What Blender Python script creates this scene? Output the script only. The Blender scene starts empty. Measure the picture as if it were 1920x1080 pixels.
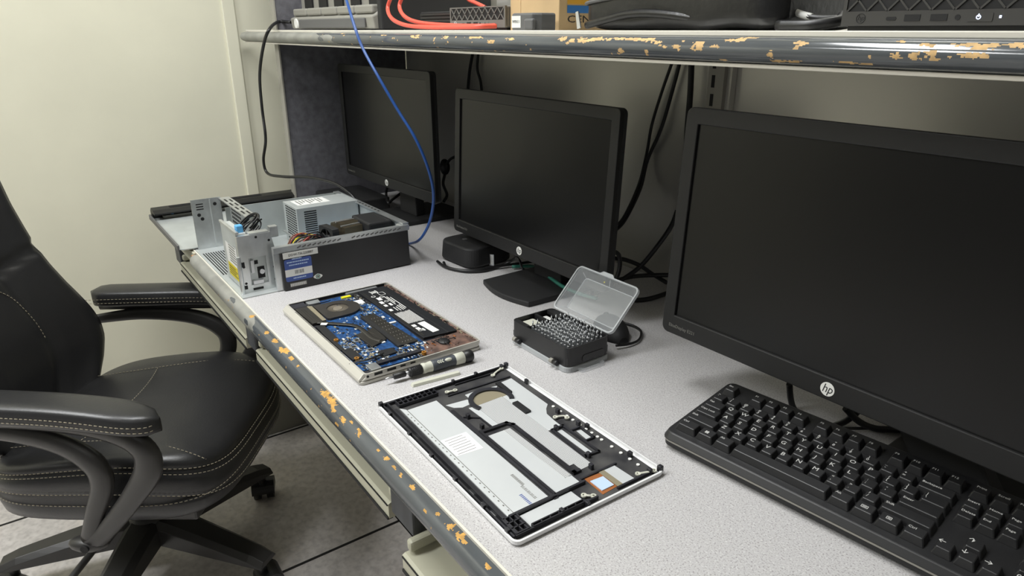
import bpy, bmesh, math, random
from mathutils import Vector, Matrix, noise
random.seed(7)
SC = bpy.context.scene
COL = SC.collection
R = math.radians

# ------------------------------------------------------------------ camera, light, exposure
CAM_Z, DESK = 1.24, 0.75
FPX, PITCH, YAW = 1280.0, R(20.74), R(53.92)
cd = bpy.data.cameras.new('camera'); cam = bpy.data.objects.new('camera', cd); COL.objects.link(cam)
cd.sensor_fit = 'HORIZONTAL'; cd.sensor_width = 36.0; cd.lens = 36.0 * FPX / 1920.0
cd.clip_start = 0.02; cd.clip_end = 50
cam.location = (0, 0, CAM_Z); cam.rotation_euler = (R(90) - PITCH, 0, YAW)
SC.camera = cam
SC.view_settings.view_transform = 'Standard'
SC.view_settings.look = 'None'
SC.view_settings.gamma = 1.0
SC.view_settings.use_curve_mapping = False
SC.view_settings.exposure = 0.10
w = bpy.data.worlds.new('world'); SC.world = w; w.use_nodes = True
w.node_tree.nodes['Background'].inputs[0].default_value = (0.95, 0.97, 1.0, 1)
w.node_tree.nodes['Background'].inputs[1].default_value = 0.12
def area(name, loc, sx, sy, power, col=(0.975, 0.99, 1.0)):
    l = bpy.data.lights.new(name, 'AREA'); l.shape = 'RECTANGLE'; l.size = sx; l.size_y = sy
    l.energy = power; l.color = col
    o = bpy.data.objects.new(name, l); COL.objects.link(o); o.location = loc
    return o
area('troffer_and_fill_lamp', (-1.03, 0.12, 2.69), 0.34, 1.2, 36)
area('troffer_and_fill_lamp', (-1.45, -1.6, 2.69), 0.5, 1.2, 58)  # unseen fill lamp, added to brighten the left wall and chair
area('troffer_and_fill_lamp', (1.3, -1.4, 2.69), 0.5, 1.2, 5)  # weak unseen lamp added as fill from the right

# ------------------------------------------------------------------ pixel -> point on an axis plane
_f = Vector((-math.sin(YAW) * math.cos(PITCH), math.cos(YAW) * math.cos(PITCH), -math.sin(PITCH)))
_r = Vector((math.cos(YAW), math.sin(YAW), 0)); _u = _r.cross(_f)
def at(px, py, axis, val):
    d = _f + _r * ((px - 960) / FPX) - _u * ((py - 540) / FPX)
    o = Vector((0, 0, CAM_Z)); t = (val - o[axis]) / d[axis]
    return o + d * t
def onX(px, py, X): return at(px, py, 0, X)
def onY(px, py, Y): return at(px, py, 1, Y)
def onZ(px, py, Z): return at(px, py, 2, Z)

# ------------------------------------------------------------------ materials
def lin(c):
    return tuple((x / 255 / 12.92) if x / 255 <= 0.04045 else ((x / 255 + 0.055) / 1.055) ** 2.4 for x in c) + (1,)
def mat(name, rgb, rough=0.5, metal=0.0, var=0.0, vscale=40.0, bump=0.0, bscale=200.0, spec=0.5, emit=None, rgb2=None, stretch=None):
    m = bpy.data.materials.new(name); m.use_nodes = True
    nt = m.node_tree; b = nt.nodes['Principled BSDF']
    b.inputs['Base Color'].default_value = lin(rgb)
    b.inputs['Roughness'].default_value = rough; b.inputs['Metallic'].default_value = metal
    b.inputs['Specular IOR Level'].default_value = spec
    tc = nt.nodes.new('ShaderNodeTexCoord'); mp = nt.nodes.new('ShaderNodeMapping')
    nt.links.new(tc.outputs['Object'], mp.inputs['Vector'])
    if stretch: mp.inputs['Scale'].default_value = stretch
    if var > 0 or rgb2:
        n = nt.nodes.new('ShaderNodeTexNoise'); n.inputs['Scale'].default_value = vscale; n.inputs['Detail'].default_value = 5
        nt.links.new(mp.outputs['Vector'], n.inputs['Vector'])
        r_ = nt.nodes.new('ShaderNodeValToRGB')
        c2 = rgb2 or tuple(max(0, min(255, x * (1 - var))) for x in rgb)
        c1 = rgb if rgb2 else tuple(max(0, min(255, x * (1 + var * 0.5))) for x in rgb)
        r_.color_ramp.elements[0].color = lin(c2); r_.color_ramp.elements[1].color = lin(c1)
        r_.color_ramp.elements[0].position = 0.32; r_.color_ramp.elements[1].position = 0.68
        nt.links.new(n.outputs['Fac'], r_.inputs['Fac']); nt.links.new(r_.outputs['Color'], b.inputs['Base Color'])
    if bump > 0:
        n2 = nt.nodes.new('ShaderNodeTexNoise'); n2.inputs['Scale'].default_value = bscale; n2.inputs['Detail'].default_value = 4
        nt.links.new(mp.outputs['Vector'], n2.inputs['Vector'])
        bp = nt.nodes.new('ShaderNodeBump'); bp.inputs['Strength'].default_value = bump; bp.inputs['Distance'].default_value = 0.002
        nt.links.new(n2.outputs['Fac'], bp.inputs['Height']); nt.links.new(bp.outputs['Normal'], b.inputs['Normal'])
    if emit:
        b.inputs['Emission Color'].default_value = lin(emit[0]); b.inputs['Emission Strength'].default_value = emit[1]
    return m

def speckle(name, base, dark, light, scale, rough, amt=(0.36, 0.44), lamt=(0.60, 0.66), big=0.0, bigc=None):
    m = mat(name, base, rough); nt = m.node_tree; b = nt.nodes['Principled BSDF']
    tc = nt.nodes.new('ShaderNodeTexCoord')
    def nz(s, d=2):
        n = nt.nodes.new('ShaderNodeTexNoise'); n.inputs['Scale'].default_value = s; n.inputs['Detail'].default_value = d
        nt.links.new(tc.outputs['Object'], n.inputs['Vector']); return n
    def ramp(n, a, c, inv=False):
        r_ = nt.nodes.new('ShaderNodeMapRange'); r_.inputs['From Min'].default_value = a; r_.inputs['From Max'].default_value = c
        r_.inputs['To Min'].default_value = 1 if inv else 0; r_.inputs['To Max'].default_value = 0 if inv else 1
        nt.links.new(n.outputs['Fac'], r_.inputs['Value']); return r_
    def mix(prev, col, fac):
        mx = nt.nodes.new('ShaderNodeMix'); mx.data_type = 'RGBA'
        mx.inputs[7].default_value = lin(col)
        if prev is None: mx.inputs[6].default_value = lin(base)
        else: nt.links.new(prev.outputs[2], mx.inputs[6])
        nt.links.new(fac.outputs['Result'], mx.inputs[0]); return mx
    p = None
    if bigc: p = mix(None, bigc, ramp(nz(big, 4), 0.45, 0.7))
    p = mix(p, dark, ramp(nz(scale), amt[0], amt[1], True))
    p = mix(p, light, ramp(nz(scale * 0.8), lamt[0], lamt[1]))
    nt.links.new(p.outputs[2], b.inputs['Base Color'])
    return m

def perforated(name, base, hole, pitch, rough=0.35, metal=0.6):
    m = mat(name, base, rough, metal); nt = m.node_tree; b = nt.nodes['Principled BSDF']
    tc = nt.nodes.new('ShaderNodeTexCoord'); sp = nt.nodes.new('ShaderNodeSeparateXYZ'); nt.links.new(tc.outputs['Object'], sp.inputs[0])
    outs = []
    for k in ('X', 'Y'):
        a = nt.nodes.new('ShaderNodeMath'); a.operation = 'MULTIPLY'; a.inputs[1].default_value = 2 * math.pi / pitch
        nt.links.new(sp.outputs[k], a.inputs[0])
        s = nt.nodes.new('ShaderNodeMath'); s.operation = 'SINE'; nt.links.new(a.outputs[0], s.inputs[0]); outs.append(s)
    ad = nt.nodes.new('ShaderNodeMath'); ad.operation = 'ADD'; nt.links.new(outs[0].outputs[0], ad.inputs[0]); nt.links.new(outs[1].outputs[0], ad.inputs[1])
    mr = nt.nodes.new('ShaderNodeMapRange'); mr.inputs['From Min'].default_value = 0.2; mr.inputs['From Max'].default_value = 0.9
    nt.links.new(ad.outputs[0], mr.inputs['Value'])
    mx = nt.nodes.new('ShaderNodeMix'); mx.data_type = 'RGBA'; mx.inputs[6].default_value = lin(base); mx.inputs[7].default_value = lin(hole)
    nt.links.new(mr.outputs['Result'], mx.inputs[0]); nt.links.new(mx.outputs[2], b.inputs['Base Color'])
    return m

def clear_plastic(name, tint, alpha, rough=0.2):
    m = mat(name, tint, rough); m.node_tree.nodes['Principled BSDF'].inputs['Alpha'].default_value = alpha
    return m

MT = dict(
    wall=mat('cream_wall_paint', (222, 219, 198), 0.6, var=0.03, vscale=3),
    farwall=mat('grey_far_wall', (94, 94, 92), 0.8),
    ceiling=mat('ceiling_white', (225, 225, 218), 0.9),
    floor=speckle('floor_tile', (206, 201, 198), (178, 173, 171), (218, 213, 210), 60, 0.42, (0.24, 0.60), (0.48, 0.78), 5.0, (210, 203, 196)),
    seam=mat('floor_seam_black', (16, 16, 17), 0.6),
    desk=speckle('desk_laminate', (189, 187, 187), (146, 142, 143), (206, 205, 204), 560, 0.42, (0.34, 0.46), (0.56, 0.68)),
    bumper=mat('bumper_grey_vinyl', (82, 86, 89), 0.11, var=0.10, vscale=10, stretch=(1, 6, 6)),
    bumper2=mat('bumper_worn_grey', (140, 140, 134), 0.35, var=0.12, vscale=18),
    chip=mat('bare_fibreboard', (205, 170, 118), 0.75, var=0.12, vscale=120),
    chip2=mat('bare_fibreboard_ochre', (196, 150, 76), 0.75, var=0.15, vscale=120),
    bead=mat('white_edge_strip', (220, 216, 204), 0.2),
    cream=mat('cream_enamel', (186, 184, 164), 0.45, var=0.03, vscale=6),
    bracket=mat('dark_wood_laminate', (70, 72, 76), 0.5, var=0.35, vscale=26, stretch=(1, 1, 0.12)),
    panel=mat('back_panel_enamel', (204, 202, 195), 0.36, 0.45, var=0.03, vscale=2, bump=0.05, bscale=60),
    fabric=mat('partition_fabric', (98, 97, 102), 0.9, var=0.12, vscale=60, bump=0.25, bscale=350),
    std=mat('upright_grey_enamel', (150, 147, 138), 0.4),
    dark=mat('dark_slot', (14, 14, 15), 0.7),
    black=mat('black_plastic', (34, 34, 35), 0.42, var=0.05, vscale=30, bump=0.05, bscale=900),
    black_matt=mat('black_matt_plastic', (30, 30, 31), 0.62),
    bezel=mat('monitor_bezel', (24, 24, 24), 0.45, spec=0.4, bump=0.05, bscale=900),
    screen=mat('monitor_screen', (14, 14, 14), 0.28, spec=0.36),
    gloss_black=mat('glossy_black', (16, 16, 17), 0.15),
    rubber=mat('black_rubber', (24, 24, 25), 0.5),
    cable=mat('black_cable', (22, 22, 23), 0.42),
    blue_cable=mat('blue_cable', (30, 74, 142), 0.4),
    red_cable=mat('red_cable', (226, 92, 74), 0.4),
    green_cable=mat('green_cable', (44, 112, 96), 0.5),
    white=mat('white_plastic', (226, 226, 222), 0.4),
    paper=mat('paper_label', (222, 222, 218), 0.6),
    white_label=mat('white_label', (244, 244, 244), 0.5),
    ink=mat('black_ink', (24, 24, 26), 0.6),
    legend=mat('white_legend', (205, 205, 202), 0.5),
    leather=mat('black_leather', (40, 40, 41), 0.34, var=0.06, vscale=12, bump=0.10, bscale=260),
    thread=mat('beige_thread', (150, 142, 122), 0.8),
    chairplastic=mat('charcoal_nylon', (52, 51, 50), 0.36),
    steel=mat('galvanised_steel', (206, 209, 209), 0.30, 0.75, var=0.10, vscale=24),
    steel_mat=mat('grey_zinc_sheet', (196, 201, 200), 0.42, 0.4, var=0.06, vscale=12),
    chrome=mat('bit_chrome', (206, 208, 210), 0.34, 0.85),
    silver=mat('laptop_silver', (196, 193, 184), 0.36, 0.25),
    silver_plate=mat('aluminium_plate', (214, 217, 218), 0.32, 0.2, var=0.02, vscale=9),
    white_edge=mat('white_cover_edge', (232, 232, 232), 0.35, 0.1),
    darkplastic=mat('cover_dark_frame', (42, 42, 47), 0.42, var=0.25, vscale=28),
    smoke=mat('cover_smoked_coating', (84, 83, 82), 0.42, rgb2=(40, 40, 44), vscale=26),
    perf=perforated('perforated_aluminium', (214, 215, 215), (104, 106, 110), 0.0019, 0.35, 0.1),
    copper=mat('copper_foil', (190, 120, 72), 0.4, 0.5),
    pad_blue=mat('thermal_pad', (186, 206, 232), 0.6),
    khaki=mat('khaki_tape', (134, 126, 104), 0.7),
    pcb=mat('blue_pcb', (46, 92, 148), 0.38, rgb2=(22, 46, 84), vscale=190),
    pcb_light=mat('pcb_silkscreen', (150, 176, 200), 0.5),
    brown=mat('brown_palmrest_underside', (124, 96, 84), 0.5, rgb2=(70, 56, 52), vscale=70),
    heatsink=mat('dark_heatsink', (62, 60, 56), 0.36, 0.35, var=0.12, vscale=30),
    fanblack=mat('fan_housing', (58, 55, 52), 0.42, 0.1, var=0.1, vscale=50),
    impeller=mat('fan_impeller', (134, 126, 112), 0.5, 0.2),
    battery=mat('battery_wrap', (30, 31, 34), 0.45),
    gold=mat('gold_ring', (206, 146, 68), 0.35, 0.5),
    yellow=mat('yellow_tag', (224, 212, 30), 0.5),
    yellow_label=mat('yellow_label', (206, 190, 40), 0.6),
    blue_label=mat('blue_label', (62, 84, 150), 0.55),
    blue_clip=mat('blue_clip', (90, 164, 214), 0.5),
    cardboard=mat('cardboard', (196, 168, 126), 0.8, var=0.05, vscale=14),
    cb_yellow=mat('box_yellow_ink', (214, 160, 40), 0.7), cb_blue=mat('box_blue_ink', (46, 112, 178), 0.7),
    grey_plastic=mat('warm_grey_plastic', (142, 140, 132), 0.5),
    mid_grey=mat('dark_grey_plastic', (92, 92, 92), 0.5),
    mini_grey=mat('mini_pc_grey', (110, 109, 104), 0.45),
    mini_dark=mat('mini_pc_charcoal', (58, 57, 55), 0.42),
    beige=mat('screwdriver_beige', (196, 196, 182), 0.5),
    handle=mat('screwdriver_grip', (66, 70, 76), 0.55),
    clear=clear_plastic('clear_lid_plastic', (214, 218, 220), 0.20, 0.22),
    clear_edge=clear_plastic('clear_lid_rim', (216, 220, 222), 0.5, 0.25),
    led=mat('white_led', (200, 215, 255), 0.4, emit=((200, 215, 255), 3.0)),
    led_orange=mat('amber_led', (230, 130, 50), 0.4, emit=((240, 130, 50), 1.0)),
    bronze=mat('bronze_fins', (128, 118, 98), 0.35, 0.6),
    wire_y=mat('yellow_wire', (214, 196, 40), 0.5), wire_r=mat('red_wire', (150, 60, 50), 0.5), wire_b=mat('brown_wire', (120, 84, 66), 0.5),
    zipcase=mat('black_leatherette', (26, 26, 27), 0.3, var=0.05, vscale=20, bump=0.2, bscale=120),
    kraft_edge=mat('raw_board_edge', (190, 130, 80), 0.8),
)

# ------------------------------------------------------------------ mesh helpers
class M:
    """collects shapes (with material slots) and links them as one mesh object"""
    def __init__(s): s.bm = bmesh.new(); s.mats = []; s.cur = 0
    def use(s, m):
        if m not in s.mats: s.mats.append(m)
        s.cur = s.mats.index(m); return s
    def face(s, vs, smooth=False):
        try: f = s.bm.faces.new(vs)
        except ValueError: return None
        f.material_index = s.cur; f.smooth = smooth; return f
    def box(s, x0, y0, z0, x1, y1, z1, T=None):
        c = [Vector((x, y, z)) for z in (z0, z1) for y in (y0, y1) for x in (x0, x1)]
        if T: c = [T @ p for p in c]
        v = [s.bm.verts.new(p) for p in c]
        for q in ((0, 2, 3, 1), (4, 5, 7, 6), (0, 1, 5, 4), (2, 6, 7, 3), (0, 4, 6, 2), (1, 3, 7, 5)): s.face([v[i] for i in q])
        return s
    def prism(s, poly, z0, z1, T=None, smooth=False, top=None):
        b = [Vector((p[0], p[1], z0)) for p in poly]; t = [Vector((p[0], p[1], z1)) for p in (top or poly)]
        if T: b = [T @ p for p in b]; t = [T @ p for p in t]
        vb = [s.bm.verts.new(p) for p in b]; vt = [s.bm.verts.new(p) for p in t]; n = len(poly)
        s.face(vb[::-1]); s.face(vt)
        for i in range(n): s.face([vb[i], vb[(i + 1) % n], vt[(i + 1) % n], vt[i]], smooth)
        return s
    def frame(s, outer, inner, z0, z1, T=None):
        n = len(outer); L = []
        for poly, z in ((outer, z0), (outer, z1), (inner, z1), (inner, z0)):
            L.append([s.bm.verts.new((T @ Vector((p[0], p[1], z))) if T else (p[0], p[1], z)) for p in poly])
        for k in range(4):
            a, b = L[k], L[(k + 1) % 4]
            for i in range(n): s.face([a[i], a[(i + 1) % n], b[(i + 1) % n], b[i]])
        return s
    def ring(s, rows, smooth=True, cap=True, closed=False):
        V = [[s.bm.verts.new(p) for p in r_] for r_ in rows]; n = len(rows[0])
        m = len(V)
        for k in range(m if closed else m - 1):
            for i in range(n): s.face([V[k][i], V[k][(i + 1) % n], V[(k + 1) % m][(i + 1) % n], V[(k + 1) % m][i]], smooth)
        if cap and not closed: s.face(V[0][::-1]); s.face(V[-1])
        return s
    def cyl(s, p0, p1, r0, r1=None, n=16, smooth=True):
        p0, p1 = Vector(p0), Vector(p1); r1 = r0 if r1 is None else r1
        d = (p1 - p0).normalized(); a = d.orthogonal().normalized(); b = d.cross(a)
        rows = [[p + (a * math.cos(2 * math.pi * i / n) + b * math.sin(2 * math.pi * i / n)) * r_ for i in range(n)] for p, r_ in ((p0, r0), (p1, r1))]
        return s.ring(rows, smooth)
    def lathe(s, prof, p0=(0, 0, 0), axis=(0, 0, 1), n=24, smooth=True):
        p0 = Vector(p0); d = Vector(axis).normalized(); a = d.orthogonal().normalized(); b = d.cross(a)
        rows = [[p0 + d * h + (a * math.cos(2 * math.pi * i / n) + b * math.sin(2 * math.pi * i / n)) * max(r_, 1e-5) for i in range(n)] for r_, h in prof]
        return s.ring(rows, smooth)
    def tube(s, pts, rad, n=8, res=6, flat=1.0, up=None, radii=None):
        pts = [Vector(p) for p in pts]; P = []; Rr = []
        rs = radii or [rad] * len(pts)
        if len(pts) == 2: P = pts; Rr = rs
        else:
            for i in range(len(pts) - 1):
                a = pts[i - 1] if i else pts[0] * 2 - pts[1]; b, c = pts[i], pts[i + 1]
                d = pts[i + 2] if i + 2 < len(pts) else pts[-1] * 2 - pts[-2]
                for k in range(res):
                    t = k / res
                    P.append(0.5 * ((2 * b) + (c - a) * t + (2 * a - 5 * b + 4 * c - d) * t * t + (3 * b - a - 3 * c + d) * t ** 3))
                    Rr.append(rs[i] + (rs[i + 1] - rs[i]) * t)
            P.append(pts[-1]); Rr.append(rs[-1])
        rows = []; na = None
        for i, p in enumerate(P):
            d = (P[min(i + 1, len(P) - 1)] - P[max(i - 1, 0)]).normalized()
            if up is not None: na = Vector(up); na = (na - d * na.dot(d)).normalized()
            elif na is None: na = d.orthogonal().normalized()
            else:
                q = na - d * na.dot(d)
                na = q.normalized() if q.length > 1e-6 else d.orthogonal().normalized()
            nb = d.cross(na)
            rows.append([p + (na * math.cos(2 * math.pi * j / n) * flat + nb * math.sin(2 * math.pi * j / n)) * Rr[i] for j in range(n)])
        return s.ring(rows, True)
    def sphere(s, c, rx, ry=None, rz=None, n=16, m=10):
        ry = ry or rx; rz = rz or rx; c = Vector(c)
        rows = [[c + Vector((rx * math.sin(math.pi * k / m) * math.cos(2 * math.pi * i / n), ry * math.sin(math.pi * k / m) * math.sin(2 * math.pi * i / n), -rz * math.cos(math.pi * k / m))) for i in range(n)] for k in range(1, m)]
        return s.ring(rows, True)
    def build(s, name, m=None, parent=None, bevel=0.0, seg=2, loc=None):
        me = bpy.data.meshes.new(name); bmesh.ops.recalc_face_normals(s.bm, faces=s.bm.faces[:]); s.bm.to_mesh(me); s.bm.free()
        for x in (s.mats or [m]): me.materials.append(x)
        o = bpy.data.objects.new(name, me); COL.objects.link(o)
        if parent: o.parent = parent
        if loc: o.location = loc
        if bevel:
            b = o.modifiers.new('bevel', 'BEVEL'); b.width = bevel; b.segments = seg; b.limit_method = 'ANGLE'; b.angle_limit = R(40)
            b.harden_normals = False
        return o

def rrect(x0, y0, x1, y1, r_, n=5):
    out = []
    for cx, cy, a in ((x1 - r_, y1 - r_, 0), (x0 + r_, y1 - r_, 90), (x0 + r_, y0 + r_, 180), (x1 - r_, y0 + r_, 270)):
        for k in range(n + 1):
            t = R(a + 90 * k / n); out.append((cx + r_ * math.cos(t), cy + r_ * math.sin(t)))
    return out
def circ(cx, cy, r_, n=24, ry=None):
    return [(cx + r_ * math.cos(2 * math.pi * i / n), cy + (ry or r_) * math.sin(2 * math.pi * i / n)) for i in range(n)]
def tag(o, label, cat, group=None, kind=None):
    o['label'] = label; o['category'] = cat
    if group: o['group'] = group
    if kind: o['kind'] = kind
    return o
def struct(o): o['kind'] = 'structure'; return o
def thing(name, label, cat, loc=(0, 0, 0), rz=0.0, group=None):
    o = bpy.data.objects.new(name, None); COL.objects.link(o); o.location = loc; o.rotation_euler = (0, 0, rz)
    o.empty_display_size = 0.05
    return tag(o, label, cat, group)
def text(body, size, m, parent, T, name='lettering', shear=0.0, align='CENTER', depth=0.0001, xs=1.0):
    cu = bpy.data.curves.new(name, 'FONT'); cu.body = body; cu.size = size; cu.align_x = align; cu.align_y = 'CENTER'
    cu.shear = shear; cu.extrude = depth; cu.resolution_u = 2
    to = bpy.data.objects.new(name + '_tmp', cu); COL.objects.link(to)
    dg = bpy.context.evaluated_depsgraph_get(); me = bpy.data.meshes.new_from_object(to.evaluated_get(dg))
    bpy.data.objects.remove(to); bpy.data.curves.remove(cu)
    me.name = name
    me.transform(T @ Matrix.Diagonal((xs, 1, 1, 1))); me.materials.clear(); me.materials.append(m)
    o = bpy.data.objects.new(name, me); COL.objects.link(o); o.parent = parent
    return o
def hang(pts, rad, m, name, label, cat='cable', group=None, n=8, res=6):
    return tag(M().tube(pts, rad, n, res).build(name, m), label, cat, group)

# ================================================================== THE ROOM
XW = -2.25        # left wall face
YB = 1.05         # face of the back panel
m = M().use(MT['floor']); m.box(XW - 0.1, -3.2, -0.05, 2.6, 1.3, 0.0); m.use(MT['seam'])
for k in range(-2, 8):
    X = -1.392 + 0.61 * k
    if XW < X < 2.6: m.box(X - 0.004, -3.2, -0.01, X + 0.004, 1.3, 0.0006)
for k in range(-6, 3):
    Y = 0.03 + 0.61 * k
    if -3.2 < Y < 1.3: m.box(XW, Y - 0.004, -0.01, 2.6, Y + 0.004, 0.0006)
struct(m.build('floor'))
struct(M().box(XW - 0.1, -3.2, 0, XW, 1.4, 2.72).build('wall_left', MT['wall']))
struct(M().box(XW - 0.1, 1.12, 0, 2.6, 1.3, 2.72).build('wall_back', MT['wall']))
struct(M().box(XW - 0.1, -3.3, 0, 2.7, -3.2, 2.72).build('wall_front', MT['farwall']))
struct(M().box(2.6, -3.2, 0, 2.7, 1.3, 2.72).build('wall_right', MT['farwall']))
struct(M().box(XW - 0.1, -3.3, 2.72, 2.7, 1.4, 2.8).build('ceiling', MT['ceiling']))
m = M(); m.box(XW, 0.585, 0, XW + 0.007, 0.622, 2.72)
struct(m.build('trim_1', MT['wall'], bevel=0.003))
struct(M().box(XW, -3.2, 0, XW + 0.010, 0.36, 0.10).build('baseboard_left', MT['cream'], bevel=0.003))

# fabric partition closing the left end of the bench
t = thing('partition_panel', 'dark grey fabric partition closing the left end of the bench', 'partition', (-2.012, 0.86, 0.0))
M().box(-0.012, -0.20, 0.10, 0.012, 0.19, 2.0).build('fabric_panel', MT['fabric'], t, bevel=0.004)
M().box(-0.015, -0.204, 0.0, 0.015, -0.200, 2.0).build('edge_trim', MT['std'], t)
M().box(-0.015, -0.20, 0.0, 0.015, 0.19, 0.10).build('base_rail', MT['cream'], t)

# back panel and slotted uprights
def upright(x, label):
    t = thing('slotted_upright', label, 'shelf upright', (x, YB - 0.012, 0.0), group=None)
    m = M().use(MT['std']); m.box(-0.017, -0.012, 0.45, 0.017, 0.011, 2.0)
    m.use(MT['dark'])
    for k in range(38):
        z = 0.76 + k * 0.032; m.box(-0.009, -0.0125, z, -0.002, -0.0115, z + 0.021)
    m.build('channel', None, t)
    M().box(0.017, -0.003, 0.45, 0.026, 0.011, 2.0).build('flange', MT['panel'], t)
    return t
tag(M().box(-1.998, YB, 0.45, -0.800, YB + 0.03, 2.0).build('back_panel', MT['panel']), 'grey enamelled back panel behind the left and middle monitors', 'panel')
tag(M().box(-0.780, YB, 0.45, 0.70, YB + 0.03, 2.0).build('back_panel', MT['panel']), 'grey enamelled back panel behind the large near monitor', 'panel')
upright(-0.80, 'slotted grey shelf upright on the back panel above the near monitor')

# ------------------------------------------------------------------ bumper strips with chipped paint
def bumper(name, parent, x0, x1, ylip, ztop, zbot, bulge, patches, worn_until, step=0.0012, nt=36, chipm=None, seed=0):
    m = M(); me_m = [MT['bumper'], chipm or MT['chip'], MT['bumper2']]; m.mats = me_m
    n = int((x1 - x0) / step); h = ztop - zbot; prev = None
    for i in range(n + 1):
        x = x0 + (x1 - x0) * i / n; row = []
        for k in range(nt + 1):
            a = math.pi * k / nt
            row.append(m.bm.verts.new((x, ylip - bulge * math.sin(a) ** 0.75, ztop - h * (1 - math.cos(a)) / 2)))
        if prev:
            xm = x - step / 2
            near = [p for p in patches if abs(p[0] - xm) < p[2] * 2.0]
            for k in range(nt):
                f = m.bm.faces.new((prev[k], row[k], row[k + 1], prev[k + 1])); f.smooth = True
                tt = (k + 0.5) / nt; mi = 0
                nz = noise.noise(Vector((xm * 90, tt * 9, seed))) * 0.7 + noise.noise(Vector((xm * 260, tt * 22, seed + 5))) * 0.5
                wn = noise.noise(Vector((xm * 14, tt * 3, seed + 9))) * 0.18
                if xm < worn_until + wn: mi = 2
                for cx, ct, a_, b_ in near:
                    if ((xm - cx) / a_) ** 2 + ((tt - ct) / b_) ** 2 + nz * 1.5 < 0.55: mi = 1; break
                f.material_index = mi
        else: m.face(row)
        prev = row
    m.face(prev[::-1])
    return m.build(name, None, parent)

def patch_px(px, py, ylip, ztop, zbot, a, b):
    p = onY(px, py, ylip); z = min(max((ztop - p.z) / (ztop - zbot), 0.02), 0.98)
    return (p.x, math.acos(1 - 2 * z) / math.pi, a, b)

# ------------------------------------------------------------------ workbench
bench = thing('workbench', 'long workbench with speckled white top and chipped grey bumper edge', 'workbench', (0, 0, 0))
m = M().use(MT['desk']); m.box(-1.985, 0.302, 0.716, 0.55, YB - 0.004, DESK)
m.build('worktop', None, bench)
M().box(-1.985, 0.2995, 0.7475, 0.55, 0.3025, DESK + 0.0012).build('edge_bead', MT['bead'], bench)
M().box(-1.985, 0.295, 0.717, -1.675, 0.2994, 0.7475).build('end_strip', MT['cream'], bench)
M().box(-1.677, 0.290, 0.717, -1.665, 0.2994, 0.744).build('raw_end', MT['kraft_edge'], bench)
DP = []
for px, py, a, b in ((463, 587, .010, .10), (492, 622, .010, .09), (506, 634, .012, .12), (522, 652, .024, .16), (538, 674, .011, .09), (550, 681, .006, .06),
                     (598, 733, .016, .12), (612, 752, .024, .13), (622, 768, .014, .10), (640, 788, .012, .13), (648, 790, .007, .05), (636, 795, .010, .07),
                     (667, 815, .010, .10), (662, 803, .005, .06), (700, 842, .006, .05), (714, 860, .007, .07), (729, 872, .006, .04), (742, 891, .007, .08),
                     (761, 906, .010, .07), (796, 958, .006, .07), (810, 951, .004, .05), (834, 991, .012, .10), (850, 1000, .009, .12), (856, 1006, .008, .06), (903, 1050, .006, .06), (833, 976, .004, .04)):
    DP.append(patch_px(px, py, 0.286, 0.7475, 0.715, a, b))
for k in range(30):
    DP.append((random.uniform(-1.5, -0.4), random.uniform(0.25, 0.85), random.uniform(0.001, 0.003), random.uniform(0.02, 0.05)))
DP = [(p[0], p[1], p[2] * .88, p[3] * .85) for p in DP]
bumper('bumper_edge', bench, -1.665, 0.55, 0.2994, 0.7475, 0.715, 0.017, DP, -1.22, chipm=MT['chip2'])
for x in (-1.965, -1.313, -0.682, -0.050, 0.50):
    M().box(x, 0.302, 0.652, x + 0.060, 1.0, 0.7155).build('bracket', MT['bracket'], bench, bevel=0.003)
for x in (-1.94, 0.47):
    M().box(x, 0.62, 0.0, x + 0.05, 0.98, 0.652).build('leg', MT['cream'], bench, bevel=0.004)
def tray(x0, x1, z, y0, label, holes=False):
    t = thing('under_desk_tray', label, 'tray', ((x0 + x1) / 2, y0, z), group=None)
    L = (x1 - x0) / 2
    m = M().use(MT['cream'])
    prof = [(0.0, -0.024), (0.0, -0.002), (0.004, 0.0), (0.34, 0.004), (0.34, -0.024)]
    T = Matrix(((0, 0, 1, 0), (1, 0, 0, 0), (0, 1, 0, 0), (0, 0, 0, 1)))
    m.prism(prof, -L, L, T)
    m.build('tray_board', None, t)
    M().box(-L + 0.001, -0.0015, -0.0045, L - 0.001, 0.0005, -0.003).build('front_groove', MT['dark'], t)
    M().box(-L + 0.001, -0.002, -0.026, L - 0.001, 0.006, -0.022).build('edge_shadow', MT['dark'], t)  # dark strip stands in for the shadow along the tray's bottom edge
    for sx in (-1, 1):
        a, b = sorted((sx * L, sx * (L - 0.012)))
        M().box(a, 0.006, 0.0042, b, 0.33, 0.020).build('side_rail', MT['cream'], t, bevel=0.004)
    if holes:
        m = M().use(MT['cream']); m.box(-L + 0.0125, 0.10, 0.0045, -L + 0.015, 0.22, 0.048)
        m.use(MT['dark'])
        for k in range(3): m.cyl((-L + 0.0151, 0.12 + 0.035 * k, 0.03), (-L + 0.0156, 0.12 + 0.035 * k, 0.03), 0.008, n=12)
        m.build('mounting_plate', None, t)
    return t
tray(-1.903, -1.316, 0.664, 0.300, 'cream slide tray under the far end of the bench beside the chair arm')
tray(-1.250, -0.685, 0.664, 0.300, 'cream slide tray under the middle of the bench', True)
tray(-0.618, -0.053, 0.640, 0.284, 'cream slide tray under the near end of the bench, set lower and pulled out', True)
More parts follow.
